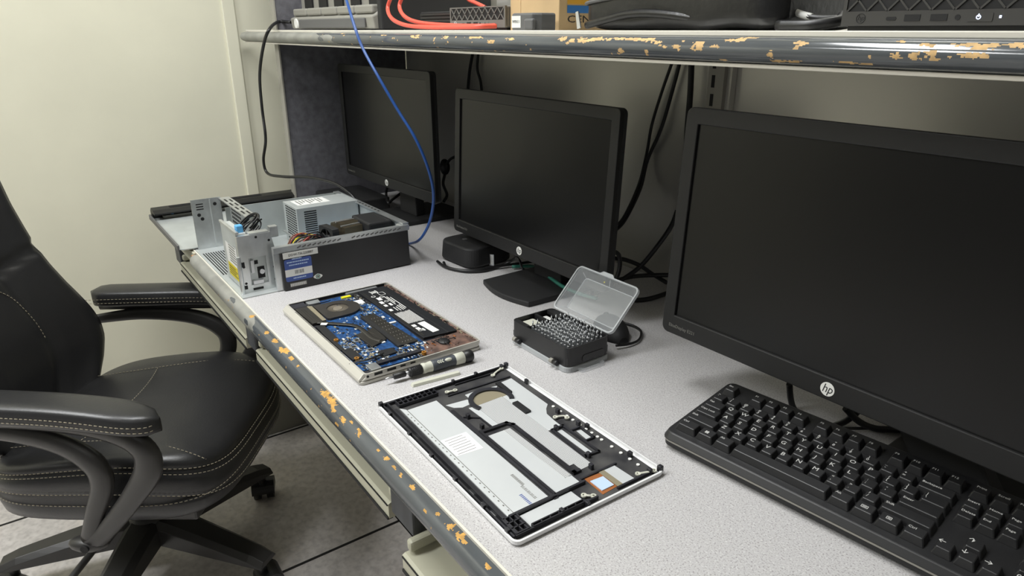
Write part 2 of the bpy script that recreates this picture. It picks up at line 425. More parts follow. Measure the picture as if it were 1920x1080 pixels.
# beige raceway at the foot of the left wall, with cables
t = thing('cable_raceway', 'low beige raceway box on the floor under the far end of the bench', 'raceway', (-2.12, 0.72, 0))
M().box(-0.105, -0.30, 0, 0.106, 0.28, 0.17).build('housing', MT['grey_plastic'], t, bevel=0.003)
M().box(-0.109, -0.304, 0.17, 0.110, 0.28, 0.195).build('lid', MT['cream'], t, bevel=0.003)
hang([onX(500, 688, -1.99), onX(497, 705, -1.99), onX(500, 730, -1.99)], 0.004, MT['cable'], 'power_cable', 'short black cable on the raceway front nearest the chair seat')
hang([onX(513, 706, -1.985), onX(510, 735, -1.985), onX(509, 765, -1.985), onX(511, 800, -1.985)], 0.005, MT['cable'], 'power_cable', 'longer black cable dropping down the raceway front under the bench')

# ------------------------------------------------------------------ shelf
SZ = 1.2375; SY = 0.640
shelf = thing('shelf', 'long grey-edged shelf with chipped paint above the monitors', 'shelf', (0, 0, 0))
M().box(-1.995, SY + 0.001, SZ - 0.030, 0.70, YB - 0.004, SZ).build('shelf_board', MT['panel'], shelf)
SP = []
for px, py, a, b in ((783, 68, .020, .10), (840, 70, .008, .10), (820, 78, .004, .1), (895, 70, .030, .05), (925, 78, .010, .08), (960, 73, .012, .06), (1060, 72, .010, .10), (1075, 77, .010, .10),
                     (1105, 75, .018, .10), (1130, 73, .022, .07), (1165, 72, .014, .07), (1190, 73, .022, .06), (1220, 74, .014, .08), (1235, 77, .010, .08), (1250, 86, .006, .06), (1276, 86, .006, .08), (1315, 84, .009, .14),
                     (1345, 86, .006, .06), (1171, 95, .004, .10), (1219, 97, .003, .12), (1380, 75, .014, .06), (1400, 71, .012, .05), (1453, 101, .004, .12), (1475, 114, .016, .05), (1505, 84, .008, .10), (1360, 112, .006, .04), (1590, 116, .012, .03), (1625, 119, .014, .03),
                     (1690, 104, .010, .10), (1718, 104, .006, .10), (1755, 103, .014, .12), (1785, 104, .006, .07), (1826, 103, .022, .09), (1740, 84, .018, .07), (1835, 84, .024, .09), (1850, 90, .016, .05), (1915, 85, .018, .09), (1690, 78, .006, .06), (1000, 92, .003, .05), (720, 66, .014, .04), (640, 63, .012, .04)):
    k_ = 0.8 if px > 1640 else 1.2
    SP.append(patch_px(px, py, SY - 0.015, SZ - 0.004, SZ - 0.030, a * k_, b * (0.8 if px > 1640 else 1)))
for k in range(40):
    SP.append((random.uniform(-1.7, 0.2), random.uniform(0.2, 0.85), random.uniform(0.001, 0.004), random.uniform(0.02, 0.05)))
bumper('bumper_edge', shelf, -2.215, 0.70, SY, SZ - 0.004, SZ - 0.0305, 0.022, SP, -1.55, step=0.0008, nt=40, seed=3)
M().box(-2.215, SY - 0.004, SZ - 0.0042, 0.70, SY + 0.004, SZ + 0.0015).build('edge_strip', MT['bead'], shelf, bevel=0.001)
M().box(-2.215, SY - 0.010, SZ - 0.0345, 0.70, SY + 0.006, SZ - 0.0303).build('lower_strip', MT['bead'], shelf, bevel=0.001)

# ================================================================== MONITORS
def hp_logo(parent, T, r_):
    d = M().use(MT['white']); d.prism(circ(0, 0, r_, 32), 0, 0.0004, T)
    o = d.build('logo', None, parent)
    text('hp', r_ * 1.75, MT['ink'], o, T @ Matrix.Translation((0, r_ * 0.05, 0.0005)), 'logo_letters', 0.25, xs=0.85)
    return o
FACE = Matrix(((1, 0, 0, 0), (0, 0, -1, 0), (0, 1, 0, 0), (0, 0, 0, 1)))   # xy drawing plane -> xz wall facing -Y
def monitor(x, y, zb, yaw, tilt, label, foot, led=False):
    W, H = 0.497, 0.309
    t = thing('monitor', label, 'monitor', (x, y, DESK), R(yaw), 'black flat monitors under the shelf')
    T = Matrix.Translation((0, 0, zb - DESK)) @ Matrix.Rotation(-R(tilt), 4, 'X')
    TF = T @ FACE      # drawing plane: x right, y up, +z towards the viewer (-Y)
    m = M()
    m.frame(rrect(-W / 2, 0, W / 2, H, 0.010), rrect(-W / 2 + 0.0195, 0.028, W / 2 - 0.0195, H - 0.0205, 0.001), -0.010, 0.0, TF)
    bz = m.build('bezel', MT['bezel'], t, bevel=0.0015)
    M().prism(rrect(-W / 2 + 0.0005, 0.0005, W / 2 - 0.0005, H - 0.0005, 0.010), -0.018, -0.0095, TF, top=rrect(-W / 2 + 0.0005, 0.0005, W / 2 - 0.0005, H - 0.0005, 0.010)).build('casing', MT['black_matt'], t, bevel=0.002)
    M().prism(rrect(-W / 2 + 0.06, 0.04, W / 2 - 0.06, H - 0.05, 0.02), -0.052, -0.0175, TF, top=rrect(-W / 2 + 0.02, 0.012, W / 2 - 0.02, H - 0.015, 0.02)).build('rear_cover', MT['black_matt'], t)
    M().box(-W / 2 + 0.019, 0.0275, -0.009, W / 2 - 0.019, H - 0.020, -0.0035, TF).build('screen', MT['screen'], t)
    hp_logo(t, TF @ Matrix.Translation((0, 0.0135, 0.0002)), 0.0085)
    text('EliteDisplay E221', 0.0065, MT['mini_grey'], t, TF @ Matrix.Translation((-W / 2 + 0.012, 0.0125, 0.0002)), 'model_lettering', align='LEFT')
    m = M()
    for k in range(5): m.box(W / 2 - 0.10 + k * 0.018, -0.0012, -0.012, W / 2 - 0.088 + k * 0.018, 0.0008, -0.004, TF)
    m.build('button', MT['black_matt'], t)
    if led: M().prism(circ(W / 2 - 0.010, 0.010, 0.0018, 12), 0, 0.0006, TF).build('power_light', MT['led_orange'], t)
    # stand
    fx, fy, fw, fd = foot        # foot centre offset, front edge offset, width, depth
    nz = zb - DESK + 0.12
    M().prism([(fx - 0.045, 0.060), (fx + 0.045, 0.060), (fx + 0.040, 0.092), (fx - 0.040, 0.092)], 0.010, nz, top=[(-0.040, 0.058), (0.040, 0.058), (0.035, 0.085), (-0.035, 0.085)]).build('neck', MT['black_matt'], t, bevel=0.004)
    fr = [(fx - fw / 2 + fw * k / 12, fy - 0.016 * math.sin(math.pi * k / 12)) for k in range(13)]
    poly = fr + [(fx + fw / 2 + 0.004, fy + fd), (fx - fw / 2 - 0.004, fy + fd)]
    M().prism(poly, 0.0005, 0.011).build('foot', MT['black_matt'], t, bevel=0.002)
    return t
monitor(-1.665, 0.797, 0.842, 1.6, -0.5, 'black monitor at the far end of the bench, beside the grey fabric partition', (0.0, 0.005, 0.17, 0.20), True)
monitor(-1.036, 0.772, 0.816, -0.2, 2.6, 'black monitor in the middle, behind the clear-lidded bit case', (0.016, -0.046, 0.155, 0.21))
monitor(-0.347, 0.702, 0.839, 0.8, 2.7, 'large near black monitor overhanging the keyboard', (0.135, 0.088, 0.19, 0.16))

# ================================================================== KEYBOARD
kb = thing('keyboard', 'black wired keyboard with white legends in front of the near monitor', 'keyboard', (-0.484, 0.597, DESK), R(5.9))
SL = R(5.5)
TK = Matrix.Translation((0, -0.014, 0.006)) @ Matrix.Rotation(SL, 4, 'X')
KW, KD = 0.452, 0.155
M().prism(rrect(0.001, 0.001, KW - 0.001, KD - 0.001, 0.010), -0.0005, 0.006, TK).build('base', MT['black_matt'], kb)
M().prism(rrect(0.0, 0.0, KW, KD, 0.012), 0.006, 0.0085, TK).build('base_seam', MT['std'], kb)
M().prism(rrect(-0.001, -0.001, KW + 0.001, KD + 0.001, 0.012), 0.0085, 0.017, TK, top=rrect(0.003, 0.005, KW - 0.003, KD - 0.002, 0.010)).build('top_case', MT['black'], kb, bevel=0.0012)
m = M()
for x in (0.03, KW - 0.05): m.box(x, KD - 0.020, 0.0, x + 0.02, KD - 0.010, 0.0165)
m.build('rear_riser', MT['black_matt'], kb, loc=(0, -0.014, 0.0))
U = 0.01905; KX = 0.0095; KY = 0.0240
keycache = {}
def key(cx, cy, wu, leg, sub=None, hu=1.0):
    kk = (wu, hu)
    if kk not in keycache:
        w_, h_ = wu * U - 0.0008, hu * U - 0.0008
        mm = M(); mm.prism(rrect(-w_ / 2, -h_ / 2, w_ / 2, h_ / 2, 0.0012, 2), 0, 0.0085, top=rrect(-w_ / 2 + 0.0028, -h_ / 2 + 0.0034, w_ / 2 - 0.0028, h_ / 2 - 0.0012, 0.0014, 2))
        o = mm.build('key', MT['black'], kb, bevel=0.0006, seg=1); keycache[kk] = o
    else:
        o = keycache[kk].copy(); COL.objects.link(o); o.parent = kb
    T = TK @ Matrix.Translation((cx, cy, 0.0168)); o.matrix_local = T
    if leg in ('win', 'fn', 'menu'):
        m = M(); w_, h_ = wu * U, hu * U; ti = Matrix.Translation((-0.001, 0.0010, 0.0086))
        if leg == 'win':
            for a in (-1, 1):
                for b in (-1, 1): m.box(a * .0012 - .001, b * .0012 - .001, 0, a * .0012 + .001, b * .0012 + .001, 0.0001, ti)
        else:
            hx = .0034 if leg == 'fn' else .0026
            m.frame(rrect(-hx, -.0022, hx, .0022, .0005, 2), rrect(-hx + .0005, -.0017, hx - .0005, .0017, .0003, 2), 0, 0.0001, ti)
            for k in (-1, 0, 1): m.box(-hx + .0012, k * .0009 - .0002, 0, hx - .0012, k * .0009 + .0002, 0.0001, ti)
        m.build('legend', MT['legend'], o); return o
    if leg:
        w_, h_ = wu * U, hu * U
        up = Matrix.Translation((-w_ / 2 + 0.0058, h_ / 2 - 0.0052 - (0.0016 if len(leg) > 1 and sub is None else 0), 0.00862))
        sz = 0.0086 if len(leg) == 1 else 0.0046
        lines = [(leg, up, sz)]
        if sub is not None: lines = [(sub, Matrix.Translation((-w_ / 2 + 0.0058, h_ / 2 - 0.0040, 0.00862)), 0.0052), (leg, Matrix.Translation((-w_ / 2 + 0.0058, h_ / 2 - 0.0092, 0.00862)), 0.0060)]
        if len(lines[0][0]) > 1: lines[0] = (leg, Matrix.Translation((-w_ / 2 + 0.0040, h_ / 2 - 0.0056, 0.00862)), sz)
        for s_, mt_, z_ in lines:
            text(s_, z_, MT['legend'], o, mt_, 'legend', align='LEFT' if len(s_) > 1 else 'CENTER', depth=0.00005)
    return o
def krow(y, x0, items):
    x = x0
    for it in items:
        wu = it[0]
        if it[1] is not None: key(x + wu * U / 2, y, wu, it[1], it[2] if len(it) > 2 else None)
        x += wu * U
def ky(k): return KY + k * U
krow(ky(0), KX, [(1.5, 'Ctrl'), (1.25, 'win'), (1.25, 'Alt'), (6.0, ''), (1.25, 'Alt'), (1.25, 'fn'), (1.25, 'menu'), (1.25, 'Ctrl')])
krow(ky(1), KX, [(2.25, 'Shift')] + [(1, c) for c in 'ZXCVBNM'] + [(1, ',', '<'), (1, '.', '>'), (1, '/', '?'), (2.75, 'Shift')])
krow(ky(2), KX, [(1.75, 'Caps Lock')] + [(1, c) for c in 'ASDFGHJKL'] + [(1, ';', ':'), (1, "'", '"'), (2.25, 'Enter')])
krow(ky(3), KX, [(1.5, 'Tab')] + [(1, c) for c in 'QWERTYUIOP'] + [(1, '[', '{'), (1, ']', '}'), (1.5, '\\', '|')])
krow(ky(4), KX, [(1, '`', '~')] + [(1, a, b) for a, b in zip('1234567890-=', '!@#$%^&*()_+')] + [(2, 'Backspace')])
krow(ky(5) + 0.0085, KX, [(1, 'Esc'), (1, None), (1, 'F1'), (1, 'F2'), (1, 'F3'), (1, 'F4'), (.5, None), (1, 'F5'), (1, 'F6'), (1, 'F7'), (1, 'F8'), (.5, None), (1, 'F9'), (1, 'F10'), (1, 'F11'), (1, 'F12')])
NX = KX + 15 * U + 0.0045
krow(ky(5) + 0.0085, NX, [(1, 'Print'), (1, 'Scroll'), (1, 'Pause')])
krow(ky(4), NX, [(1, 'Insert'), (1, 'Home'), (1, 'Page')]); krow(ky(3), NX, [(1, 'Delete'), (1, 'End'), (1, 'Page')])
krow(ky(1), NX, [(1, None), (1, '\u2191')]); krow(ky(0), NX, [(1, '\u2190'), (1, '\u2193'), (1, '\u2192')])
PX = NX + 3 * U + 0.0045
for k, row in enumerate((('0', '.', ''), ('1', '2', '3'), ('4', '5', '6'), ('7', '8', '9'), ('Num', '/', '*'))):
    krow(ky(k), PX, [(1, c) for c in row])

# ================================================================== LAPTOP BASE (opened)
LA, LB = 0.339, 0.2138
lap = thing('laptop', 'silver laptop lying upside down with its insides and blue mainboard exposed', 'laptop', (-1.1855, 0.3400, DESK), R(0.0))
def lv(u, v): return ((330 - u) / 330 * LA, v / 214 * LB)
def lq(*p): return [lv(*q) for q in p]
m = M().use(MT['silver'])
m.prism(rrect(0, 0.003, LA, LB, 0.006), 0.0, 0.0055, top=rrect(0, 0.001, LA, LB, 0.006))
m.build('display_lid', None, lap, bevel=0.001)
m = M().use(MT['silver'])
m.prism(rrect(0.001, 0.002, LA - 0.001, LB - 0.001, 0.006), 0.0062, 0.0112, top=rrect(0, 0.010, LA, LB, 0.006))
m.build('base_shell', None, lap, bevel=0.0006)
M().prism(rrect(0.002, 0.004, LA - 0.002, LB - 0.002, 0.006), 0.0054, 0.0063).build('lid_gap', MT['dark'], lap)
m = M().use(MT['silver'])
m.frame(rrect(0, 0.010, LA, LB, 0.005), rrect(0.0022, 0.0125, LA - 0.0022, LB - 0.0016, 0.004), 0.0112, 0.0168)
m.build('rim', None, lap)
m = M().use(MT['silver'])
T = Matrix(((0, 0, 1, 0), (1, 0, 0, 0), (0, 1, 0, 0), (0, 0, 0, 1)))
m.prism([(0.0005, 0.0064), (0.0110, 0.0064), (0.0110, 0.0165), (0.0085, 0.0165), (0.0015, 0.0095)], 0.003, LA - 0.003, T)
m.build('hinge_slope', None, lap, bevel=0.0008)
m = M().use(MT['dark'])
for k in range(60):
    x = 0.045 + k * 0.0040; m.box(x, 0.0103, 0.0166, x + 0.0022, 0.0118, 0.0171)
m.build('vent_slots', None, lap)
M().box(0.003, 0.0126, 0.0112, LA - 0.003, LB - 0.003, 0.0121).build('inner_tray', MT['darkplastic'], lap)
m = M().use(MT['pcb'])
m.prism(lq((318, 128), (318, 66), (300, 66), (220, 30), (142, 16), (20, 14), (12, 60), (12, 125), (40, 138), (170, 143), (250, 143), (262, 130)), 0.0121, 0.0132)
board = m.build('mainboard', None, lap)
m = M(); rnd = random.Random(3)
chipm = [MT['ink'], MT['steel'], MT['pcb_light'], MT['heatsink'], MT['silver'], MT['khaki'], MT['battery'], MT['ink'], MT['paper']]
for k in range(900):
    zone = rnd.random()
    if zone < 0.45: u, v = rnd.uniform(20, 140), rnd.uniform(20, 70)
    elif zone < 0.65: u, v = rnd.uniform(14, 60), rnd.uniform(80, 135)
    elif zone < 0.85: u, v = rnd.uniform(205, 315), rnd.uniform(108, 140)
    else: u, v = rnd.uniform(140, 220), rnd.uniform(35, 140)
    x, y = lv(u, v); a, b = rnd.choice([(.0006, .0003), (.0008, .0005), (.0015, .001), (.0025, .002), (.0006, .0012), (.0035, .0015)])
    m.use(rnd.choice(chipm)); m.box(x - a, y - b, 0.0130, x + a, y + b, 0.0132 + rnd.choice([0.0004, 0.0007, 0.001]))
for u, v, a, b in ((120, 52, .006, .005), (100, 38, .005, .006), (75, 55, .006, .006), (112, 30, .004, .004), (70, 42, .004, .003), (45, 66, .007, .004)):
    x, y = lv(u, v); m.use(MT['steel']); m.box(x - a, y - b, 0.0130, x + a, y + b, 0.0146); m.use(MT['ink']); m.box(x - a * .55, y - b * .55, 0.0146, x + a * .55, y + b * .55, 0.0149)
for u, v, a, b in ((262, 126, .008, .0022), (150, 132, .0025, .007), (180, 130, .004, .002), (60, 108, .003, .003), (35, 108, .005, .001), (135, 36, .0035, .0015), (96, 20, .0045, .002), (90, 84, .0045, .003)):
    x, y = lv(u, v); m.use(MT['paper']); m.box(x - a, y - b, 0.0134, x + a, y + b, 0.0152)
o = m.build('components', None, board); o['kind'] = 'stuff'
# cooling
fan = M().use(MT['fanblack']); cx, cy = lv(258, 82)
ou = []
for k in range(40):
    a = 2 * math.pi * k / 40; x, y = cx + 0.037 * math.cos(a), cy + 0.037 * math.sin(a)
    if y < cy - 0.002 or (abs(y - cy) < 0.03 and y < cy):
        x = max(cx - 0.037, min(cx + 0.037, cx + 0.048 * math.cos(a))); y = max(cy - 0.036, cy + 0.055 * math.sin(a))
    ou.append((x, y))
fan.frame(ou, [(cx - 0.003 + 0.0195 * math.cos(2 * math.pi * k / 40), cy - 0.002 + 0.0195 * math.sin(2 * math.pi * k / 40)) for k in range(40)], 0.0125, 0.0174)
fh = fan.build('fan_housing', None, lap)
im = M().use(MT['impeller']); im.cyl((cx - .003, cy - .002, 0.0126), (cx - .003, cy - .002, 0.0166), 0.0085, n=24)
im.cyl((cx - .003, cy - .002, 0.0124), (cx - .003, cy - .002, 0.0130), 0.0190, n=32)
for k in range(44):
    a = 2 * math.pi * k / 44; Tm = Matrix.Translation((cx - .003, cy - .002, 0)) @ Matrix.Rotation(a, 4, 'Z')
    im.box(0.0095, -0.0004, 0.0128, 0.0192, 0.0004, 0.0162, Tm)
im.build('impeller', None, fh)
M().prism(lq((298, 36.5), (294.5, 44.5), (220.6, 42), (220.6, 35)), 0.0124, 0.0176).build('fin_bar', MT['khaki'], lap, bevel=0.0004)
m = M().use(MT['heatsink']); m.prism(lq((299, 14.5), (298, 35.5), (219, 35.5), (218.5, 16.5)), 0.0124, 0.0172)
for k in range(4): m.box(lv(290, 0)[0], lv(0, 18 + k * 4.4)[1], 0.0172, lv(225, 0)[0], lv(0, 18.8 + k * 4.4)[1], 0.0176)
m.build('heat_exchanger', None, lap, bevel=0.0005)
m = M().use(MT['heatsink'])
m.tube([(*lv(222, 26), 0.0160), (*lv(208, 40), 0.0160), (*lv(190, 58), 0.0160), (*lv(172, 73), 0.0160), (*lv(145, 76), 0.0160), (*lv(112, 75), 0.0160), (*lv(92, 82), 0.0160)], 0.0046, 10, 6, 0.28, up=(0, 0, 1))
m.use(MT['white']); m.prism(lq((213, 30), (206, 39), (199, 33), (206, 25)), 0.0172, 0.0175)
m.build('heat_pipe', None, lap)
m = M().use(MT['heatsink']); m.prism(lq((137, 58), (140, 78), (93, 93), (80, 61)), 0.0132, 0.0165)
m.prism(lq((142, 80), (150, 96), (100, 94), (95, 90)), 0.0132, 0.0158)
m.build('processor_plate', None, lap, bevel=0.0006)
m = M().use(MT['heatsink']); m.prism(lq((199, 96), (200, 122), (59, 131), (57, 95)), 0.0134, 0.0166)
m.use(MT['black_matt']); m.prism(lq((199, 95.6), (199, 104), (58, 103), (57, 94.6)), 0.0134, 0.0170)
m.use(MT['silver'])
for i in range(4):
    for j in range(9):
        x, y = lv(180 - j * 14, 108 + i * 5.2); m.cyl((x, y, 0.0166), (x, y, 0.0168), 0.0006, n=6)
m.build('memory_shield', None, lap)
m = M().use(MT['battery']); m.prism(lq((313, 143), (310, 186), (56, 187), (61, 143)), 0.0121, 0.0172)
m.prism(lq((310, 186.4), (309, 202), (56, 204), (57, 187.2)), 0.0121, 0.0168)
bat = m.build('battery', None, lap, bevel=0.0008)
M().prism(lq((300, 146.4), (300, 148.6), (66, 148.6), (66, 146.4)), 0.0172, 0.0176).build('battery_bar', MT['heatsink'], bat)
# printed battery wrap
m = M().use(MT['paper'])
m.prism(lq((117, 163), (118, 177), (71, 179), (70, 166)), 0.0172, 0.01735)
rnd = random.Random(11)
for k in range(14):
    v = 150.5 + k * 2.2; m.prism(lq((178 - rnd.uniform(0, 6), v), (178, v + 1.0), (123, v + 1.0), (123 + rnd.uniform(0, 5), v)), 0.0172, 0.01732)
for u0, u1, v0, v1 in ((214, 224, 152, 158), (214, 226, 163, 168), (190, 200, 150, 156), (230, 242, 152, 159), (248, 262, 156, 164), (106, 116, 150, 157), (92, 102, 150, 157), (84, 94, 158, 161)):
    m.prism(lq((u1, v0), (u1, v1), (u0, v1), (u0, v0)), 0.0172, 0.01732)
for u0, u1, v in ((262, 215, 172), (258, 224, 175.5), (252, 190, 180), (210, 184, 172), (210, 186, 176), (205, 186, 162), (204, 184, 167), (112, 84, 146.5)):
    m.prism(lq((u0, v), (u0, v + 1.6), (u1, v + 1.6), (u1, v)), 0.0172, 0.01732)
for c in ((272, 156), (262, 168), (238, 166)):
    x, y = lv(*c); m.frame(circ(x, y, 0.0042, 16), circ(x, y, 0.0030, 16), 0.0172, 0.01732)
# crossed-out bin mark
x, y = lv(292, 166)
for a in (40, -40): m.box(-0.010, -0.0009, 0.0172, 0.010, 0.0009, 0.01732, Matrix.Translation((x, y, 0)) @ Matrix.Rotation(R(a), 4, 'Z'))
m.frame(rrect(x - .005, y - .0055, x + .005, y + .0045, .001), rrect(x - .0036, y - .0042, x + .0036, y + .0032, .001), 0.0172, 0.01732)
m.box(x - .006, y + .006, 0.0172, x + .006, y + .0075, 0.01732)
x, y = lv(278, 176); m.frame(rrect(x - .008, y - .006, x + .008, y + .006, .003), rrect(x - .0072, y - .0052, x + .0072, y + .0052, .003), 0.0172, 0.01732)
m.build('battery_print', None, bat)
text('CE', 0.009, MT['paper'], bat, Matrix.Translation((*lv(88, 154), 0.0174)) @ Matrix.Rotation(R(90), 4, 'Z'), 'lettering')
m = M().use(MT['brown']); m.prism(lq((322, 203), (322, 212.5), (6, 212.5), (8, 118), (46, 134), (52, 142), (53, 204)), 0.0119, 0.0140)
m.build('palmrest_frame', None, lap)
m = M(); rnd = random.Random(5)
for k in range(90):
    u = rnd.uniform(10, 315); v = rnd.uniform(204.5, 211.5); x, y = lv(u, v); a = rnd.uniform(.001, .004)
    m.use(rnd.choice([MT['brown'], MT['heatsink'], MT['brown'], MT['khaki'], MT['darkplastic']])); m.box(x - a, y - .0008, 0.0139, x + a, y + .0008, 0.0152)
for k in range(26):
    u, v = rnd.uniform(10, 50), rnd.uniform(130, 200); x, y = lv(u, v); a = rnd.uniform(.002, .005)
    m.use(rnd.choice([MT['brown'], MT['brown'], MT['darkplastic'], MT['copper'], MT['white']])); m.box(x - a, y - .0010, 0.0139, x + a, y + .0010, 0.0150)
o = m.build('frame_ribs', None, lap); o['kind'] = 'stuff'
m = M().use(MT['darkplastic'])
m.prism(lq((326, 14), (326, 40), (302, 38), (302, 14)), 0.0121, 0.0160)
m.use(MT['steel']); m.prism(lq((325, 44), (325, 68), (308, 66), (308, 44)), 0.0121, 0.0155); m.prism(lq((324, 122), (324, 186), (316, 186), (316, 122)), 0.0121, 0.0160)
m.use(MT['ink']); m.prism(lq((326.5, 14), (326.5, 205), (324.6, 205), (324.6, 14)), 0.0121, 0.0169)
m.build('side_bracket', None, lap)
m = M().use(MT['white']); m.prism(lq((276, 113.5), (276, 133), (257, 132), (257, 113.5)), 0.0132, 0.0162); m.build('shield_can', None, lap)
m = M().use(MT['yellow']); m.prism(lq((310, 106.8), (310, 125), (302, 125), (302, 106.8)), 0.0125, 0.0160); m.build('yellow_tag', None, lap)
for q_, z_ in ((((95.4, 15.3), (95.4, 31.5), (56, 32.3), (54, 16)), .0170), (((208, 17), (205, 31), (138, 29), (140, 16)), .0166), (((180, 16), (180, 22), (98, 22), (98, 15)), .0160), (((40, 62), (42, 86), (60, 84), (60, 60)), .0164)):
    M().prism(lq(*q_), 0.0125, z_).build('black_shield', MT['ink'], lap, bevel=0.0006)
m = M().use(MT['darkplastic']); m.prism(lq((29, 42), (29, 116), (20, 118), (20, 42)), 0.0130, 0.0172)
m.use(MT['dark'])
for c in ((24.7, 64.2), (24.9, 70.4), (22.4, 77.3), (24, 83.7), (22.9, 90.1)):
    x, y = lv(*c); m.cyl((x, y, 0.0172), (x, y, 0.0175), 0.0022, n=12)
m.build('port_strip', None, lap)
for u, v in ((135.6, 23.5), (56, 22.9), (14.5, 117)):
    x, y = lv(u, v); M().frame(circ(x, y, 0.0038, 20), circ(x, y, 0.0018, 20), 0.0125, 0.0178).build('screw_boss', MT['gold'], lap)
m = M().use(MT['steel']); m.prism(lq((27, 24), (27, 40), (6, 40), (6, 24)), 0.0125, 0.0176); m.build('usb_socket', None, lap, bevel=0.0005)
m = M().use(MT['cable'])
for k, off in enumerate((0, 1.6, 3.2)):
    m.tube([(*lv(48 - off, 7 + off), 0.0150), (*lv(46 - off, 20), 0.0172), (*lv(42 - off, 34), 0.0176), (*lv(46 - off, 52 + off), 0.0170), (*lv(50, 66), 0.0160)], 0.0008, 6, 5)
m.tube([(*lv(308, 40), 0.0160), (*lv(300, 52), 0.0172), (*lv(300, 70), 0.0168), (*lv(304, 84), 0.0160)], 0.0009, 6, 5)
m.build('wires', None, lap)
m = M().use(MT['rubber']); x, y = lv(34, 165); m.sphere((x, y, 0.0150), 0.012, 0.010, 0.0040)
for k in range(7):
    a = rnd.uniform(0, 6.28); m.tube([(x, y, .017), (x + .012 * math.cos(a), y + .012 * math.sin(a), .0185), (x + .020 * math.cos(a + .4), y + .020 * math.sin(a + .4), .0155)], 0.0006, 5, 4)
m.build('wire_bundle', None, lap)
m = M().use(MT['dark'])
def port(v0, v1, z0, z1): m.box(LA - 0.0015, v0, z0, LA + 0.0004, v1, z1)
PZ = 0.0135
m.cyl((LA - .001, 0.0145, 0.0125), (LA + .0004, 0.0145, 0.0125), 0.0020, n=14)
port(0.025, 0.038, 0.0108, 0.0150); port(0.046, 0.0605, 0.0112, 0.0150); port(0.068, 0.0765, 0.0120, 0.0146); port(0.085, 0.0935, 0.0120, 0.0146)
m.build('port', None, lap)

# ================================================================== LAPTOP BOTTOM COVER
CA, CB = 0.333, 0.2148
cov = thing('laptop_cover', 'silver laptop bottom cover lying inside up with black ribbed frame', 'laptop cover', (-0.7756, 0.3343, DESK + 0.0005), R(-1.3))
def cv(u, v): return ((335.5 - u) / 335.5 * CA, v / 217 * CB)
def cq(*p): return [cv(*q) for q in p]
M().prism(rrect(0.001, 0.001, CA - 0.001, CB - 0.001, 0.008), 0.0, 0.0022, top=rrect(0, 0, CA, CB, 0.008)).build('outer_shell', MT['white_edge'], cov)
M().frame(rrect(0, 0, CA, CB, 0.008), rrect(0.0024, 0.0024, CA - 0.0024, CB - 0.0024, 0.007), 0.0022, 0.0062).build('edge_rim', MT['white_edge'], cov)
M().box(0.0025, 0.0025, 0.0022, CA - 0.0025, CB - 0.0065, 0.0030).build('frame_plate', MT['smoke'], cov)
def plate(name, mt_, *p, z=0.0034): return M().prism(cq(*p), 0.0029, z).build(name, mt_, cov)
plate('battery_plate', MT['silver_plate'], (301.3, 29.8), (301.5, 75.5), (42.3, 75.7), (40, 28))
st = plate('ruler_strip', MT['silver_plate'], (310, 22.5), (302, 28.6), (40, 26.9), (38, 18.5), z=0.0042)
m = M().use(MT['mini_grey'])
for k in range(26): m.prism(cq((290 - k * 9.6, 24.2), (290 - k * 9.6, 25.8), (287.6 - k * 9.6, 25.8), (287.6 - k * 9.6, 24.2)), 0.0042, 0.00432)
m.prism(cq((301, 28.9), (301, 29.7), (40, 27.8), (40, 27.0)), 0.0029, 0.0040)
m.build('ruler_marks', None, st)
lab = plate('label', MT['white_label'], (209.5, 30.8), (208.4, 68), (164.9, 67), (168.5, 30.8), z=0.0036)
m = M().use(MT['mini_grey'])
for k in range(7):
    v0 = 34 + (k % 2) * 2; m.prism(cq((205 - k * 5.6, v0), (205 - k * 5.6, v0 + 26), (204.0 - k * 5.6, v0 + 26), (204.0 - k * 5.6, v0)), 0.0036, 0.00366)
m.build('label_lines', None, lab)
m = M().use(MT['mini_grey'])
for k in range(11): m.prism(cq((100 - k * 2.2, 63), (100 - k * 2.2, 67), (98.7 - k * 2.2, 67), (98.7 - k * 2.2, 63)), 0.0034, 0.00345)
for k in range(14): m.prism(cq((76 - k * 2.0, 60.5), (76 - k * 2.0, 64.5), (75 - k * 2.0 + (k % 3) * .3, 64.5), (75 - k * 2.0, 60.5)), 0.0034, 0.00345)
m.use(MT['blue_label'])
for k in range(9): m.prism(cq((64 - k * 2.5, 50), (64 - k * 2.5, 54), (62.4 - k * 2.5, 54), (62.9 - k * 2.5, 50)), 0.0034, 0.00345)
m.build('serial_marks', None, cov)
plate('centre_plate', MT['silver_plate'], (184.4, 87), (183.9, 110.5), (59, 112.4), (60, 122), (39.7, 121.8), (40.5, 87.3))
plate('vent_strip', MT['perf'], (184.2, 110.5), (183.7, 120.5), (58.6, 122.4), (59.8, 112.4))
plate('vent_panel', MT['perf'], (256.5, 113.1), (257.9, 158), (150, 157.6), (62.2, 156.9), (61, 138.5), (75, 139), (75, 131), (192.6, 130), (194.8, 113.5))
plate('vent_border', MT['silver_plate'], (258, 102.4), (256, 112.9), (195, 113.3), (197, 104.5))
plate('upper_plate', MT['silver_plate'], (293.3, 178), (295.3, 200.1), (203.9, 198.8), (196, 190), (184.5, 182.2), (165, 180), (148.7, 179.4), (150, 158.0), (257, 158.4), (258, 173))
plate('slat_plate', MT['silver_plate'], (143.1, 167.2), (142.2, 174.2), (79.4, 173.5), (81.7, 166.5)); plate('slat_plate', MT['silver_plate'], (128.8, 188.2), (127.1, 194.6), (106.1, 193.8), (106.2, 186.1))
plate('lower_plate', MT['silver_plate'], (35, 27.5), (36.2, 102.6), (13.6, 103.7), (12.4, 27))
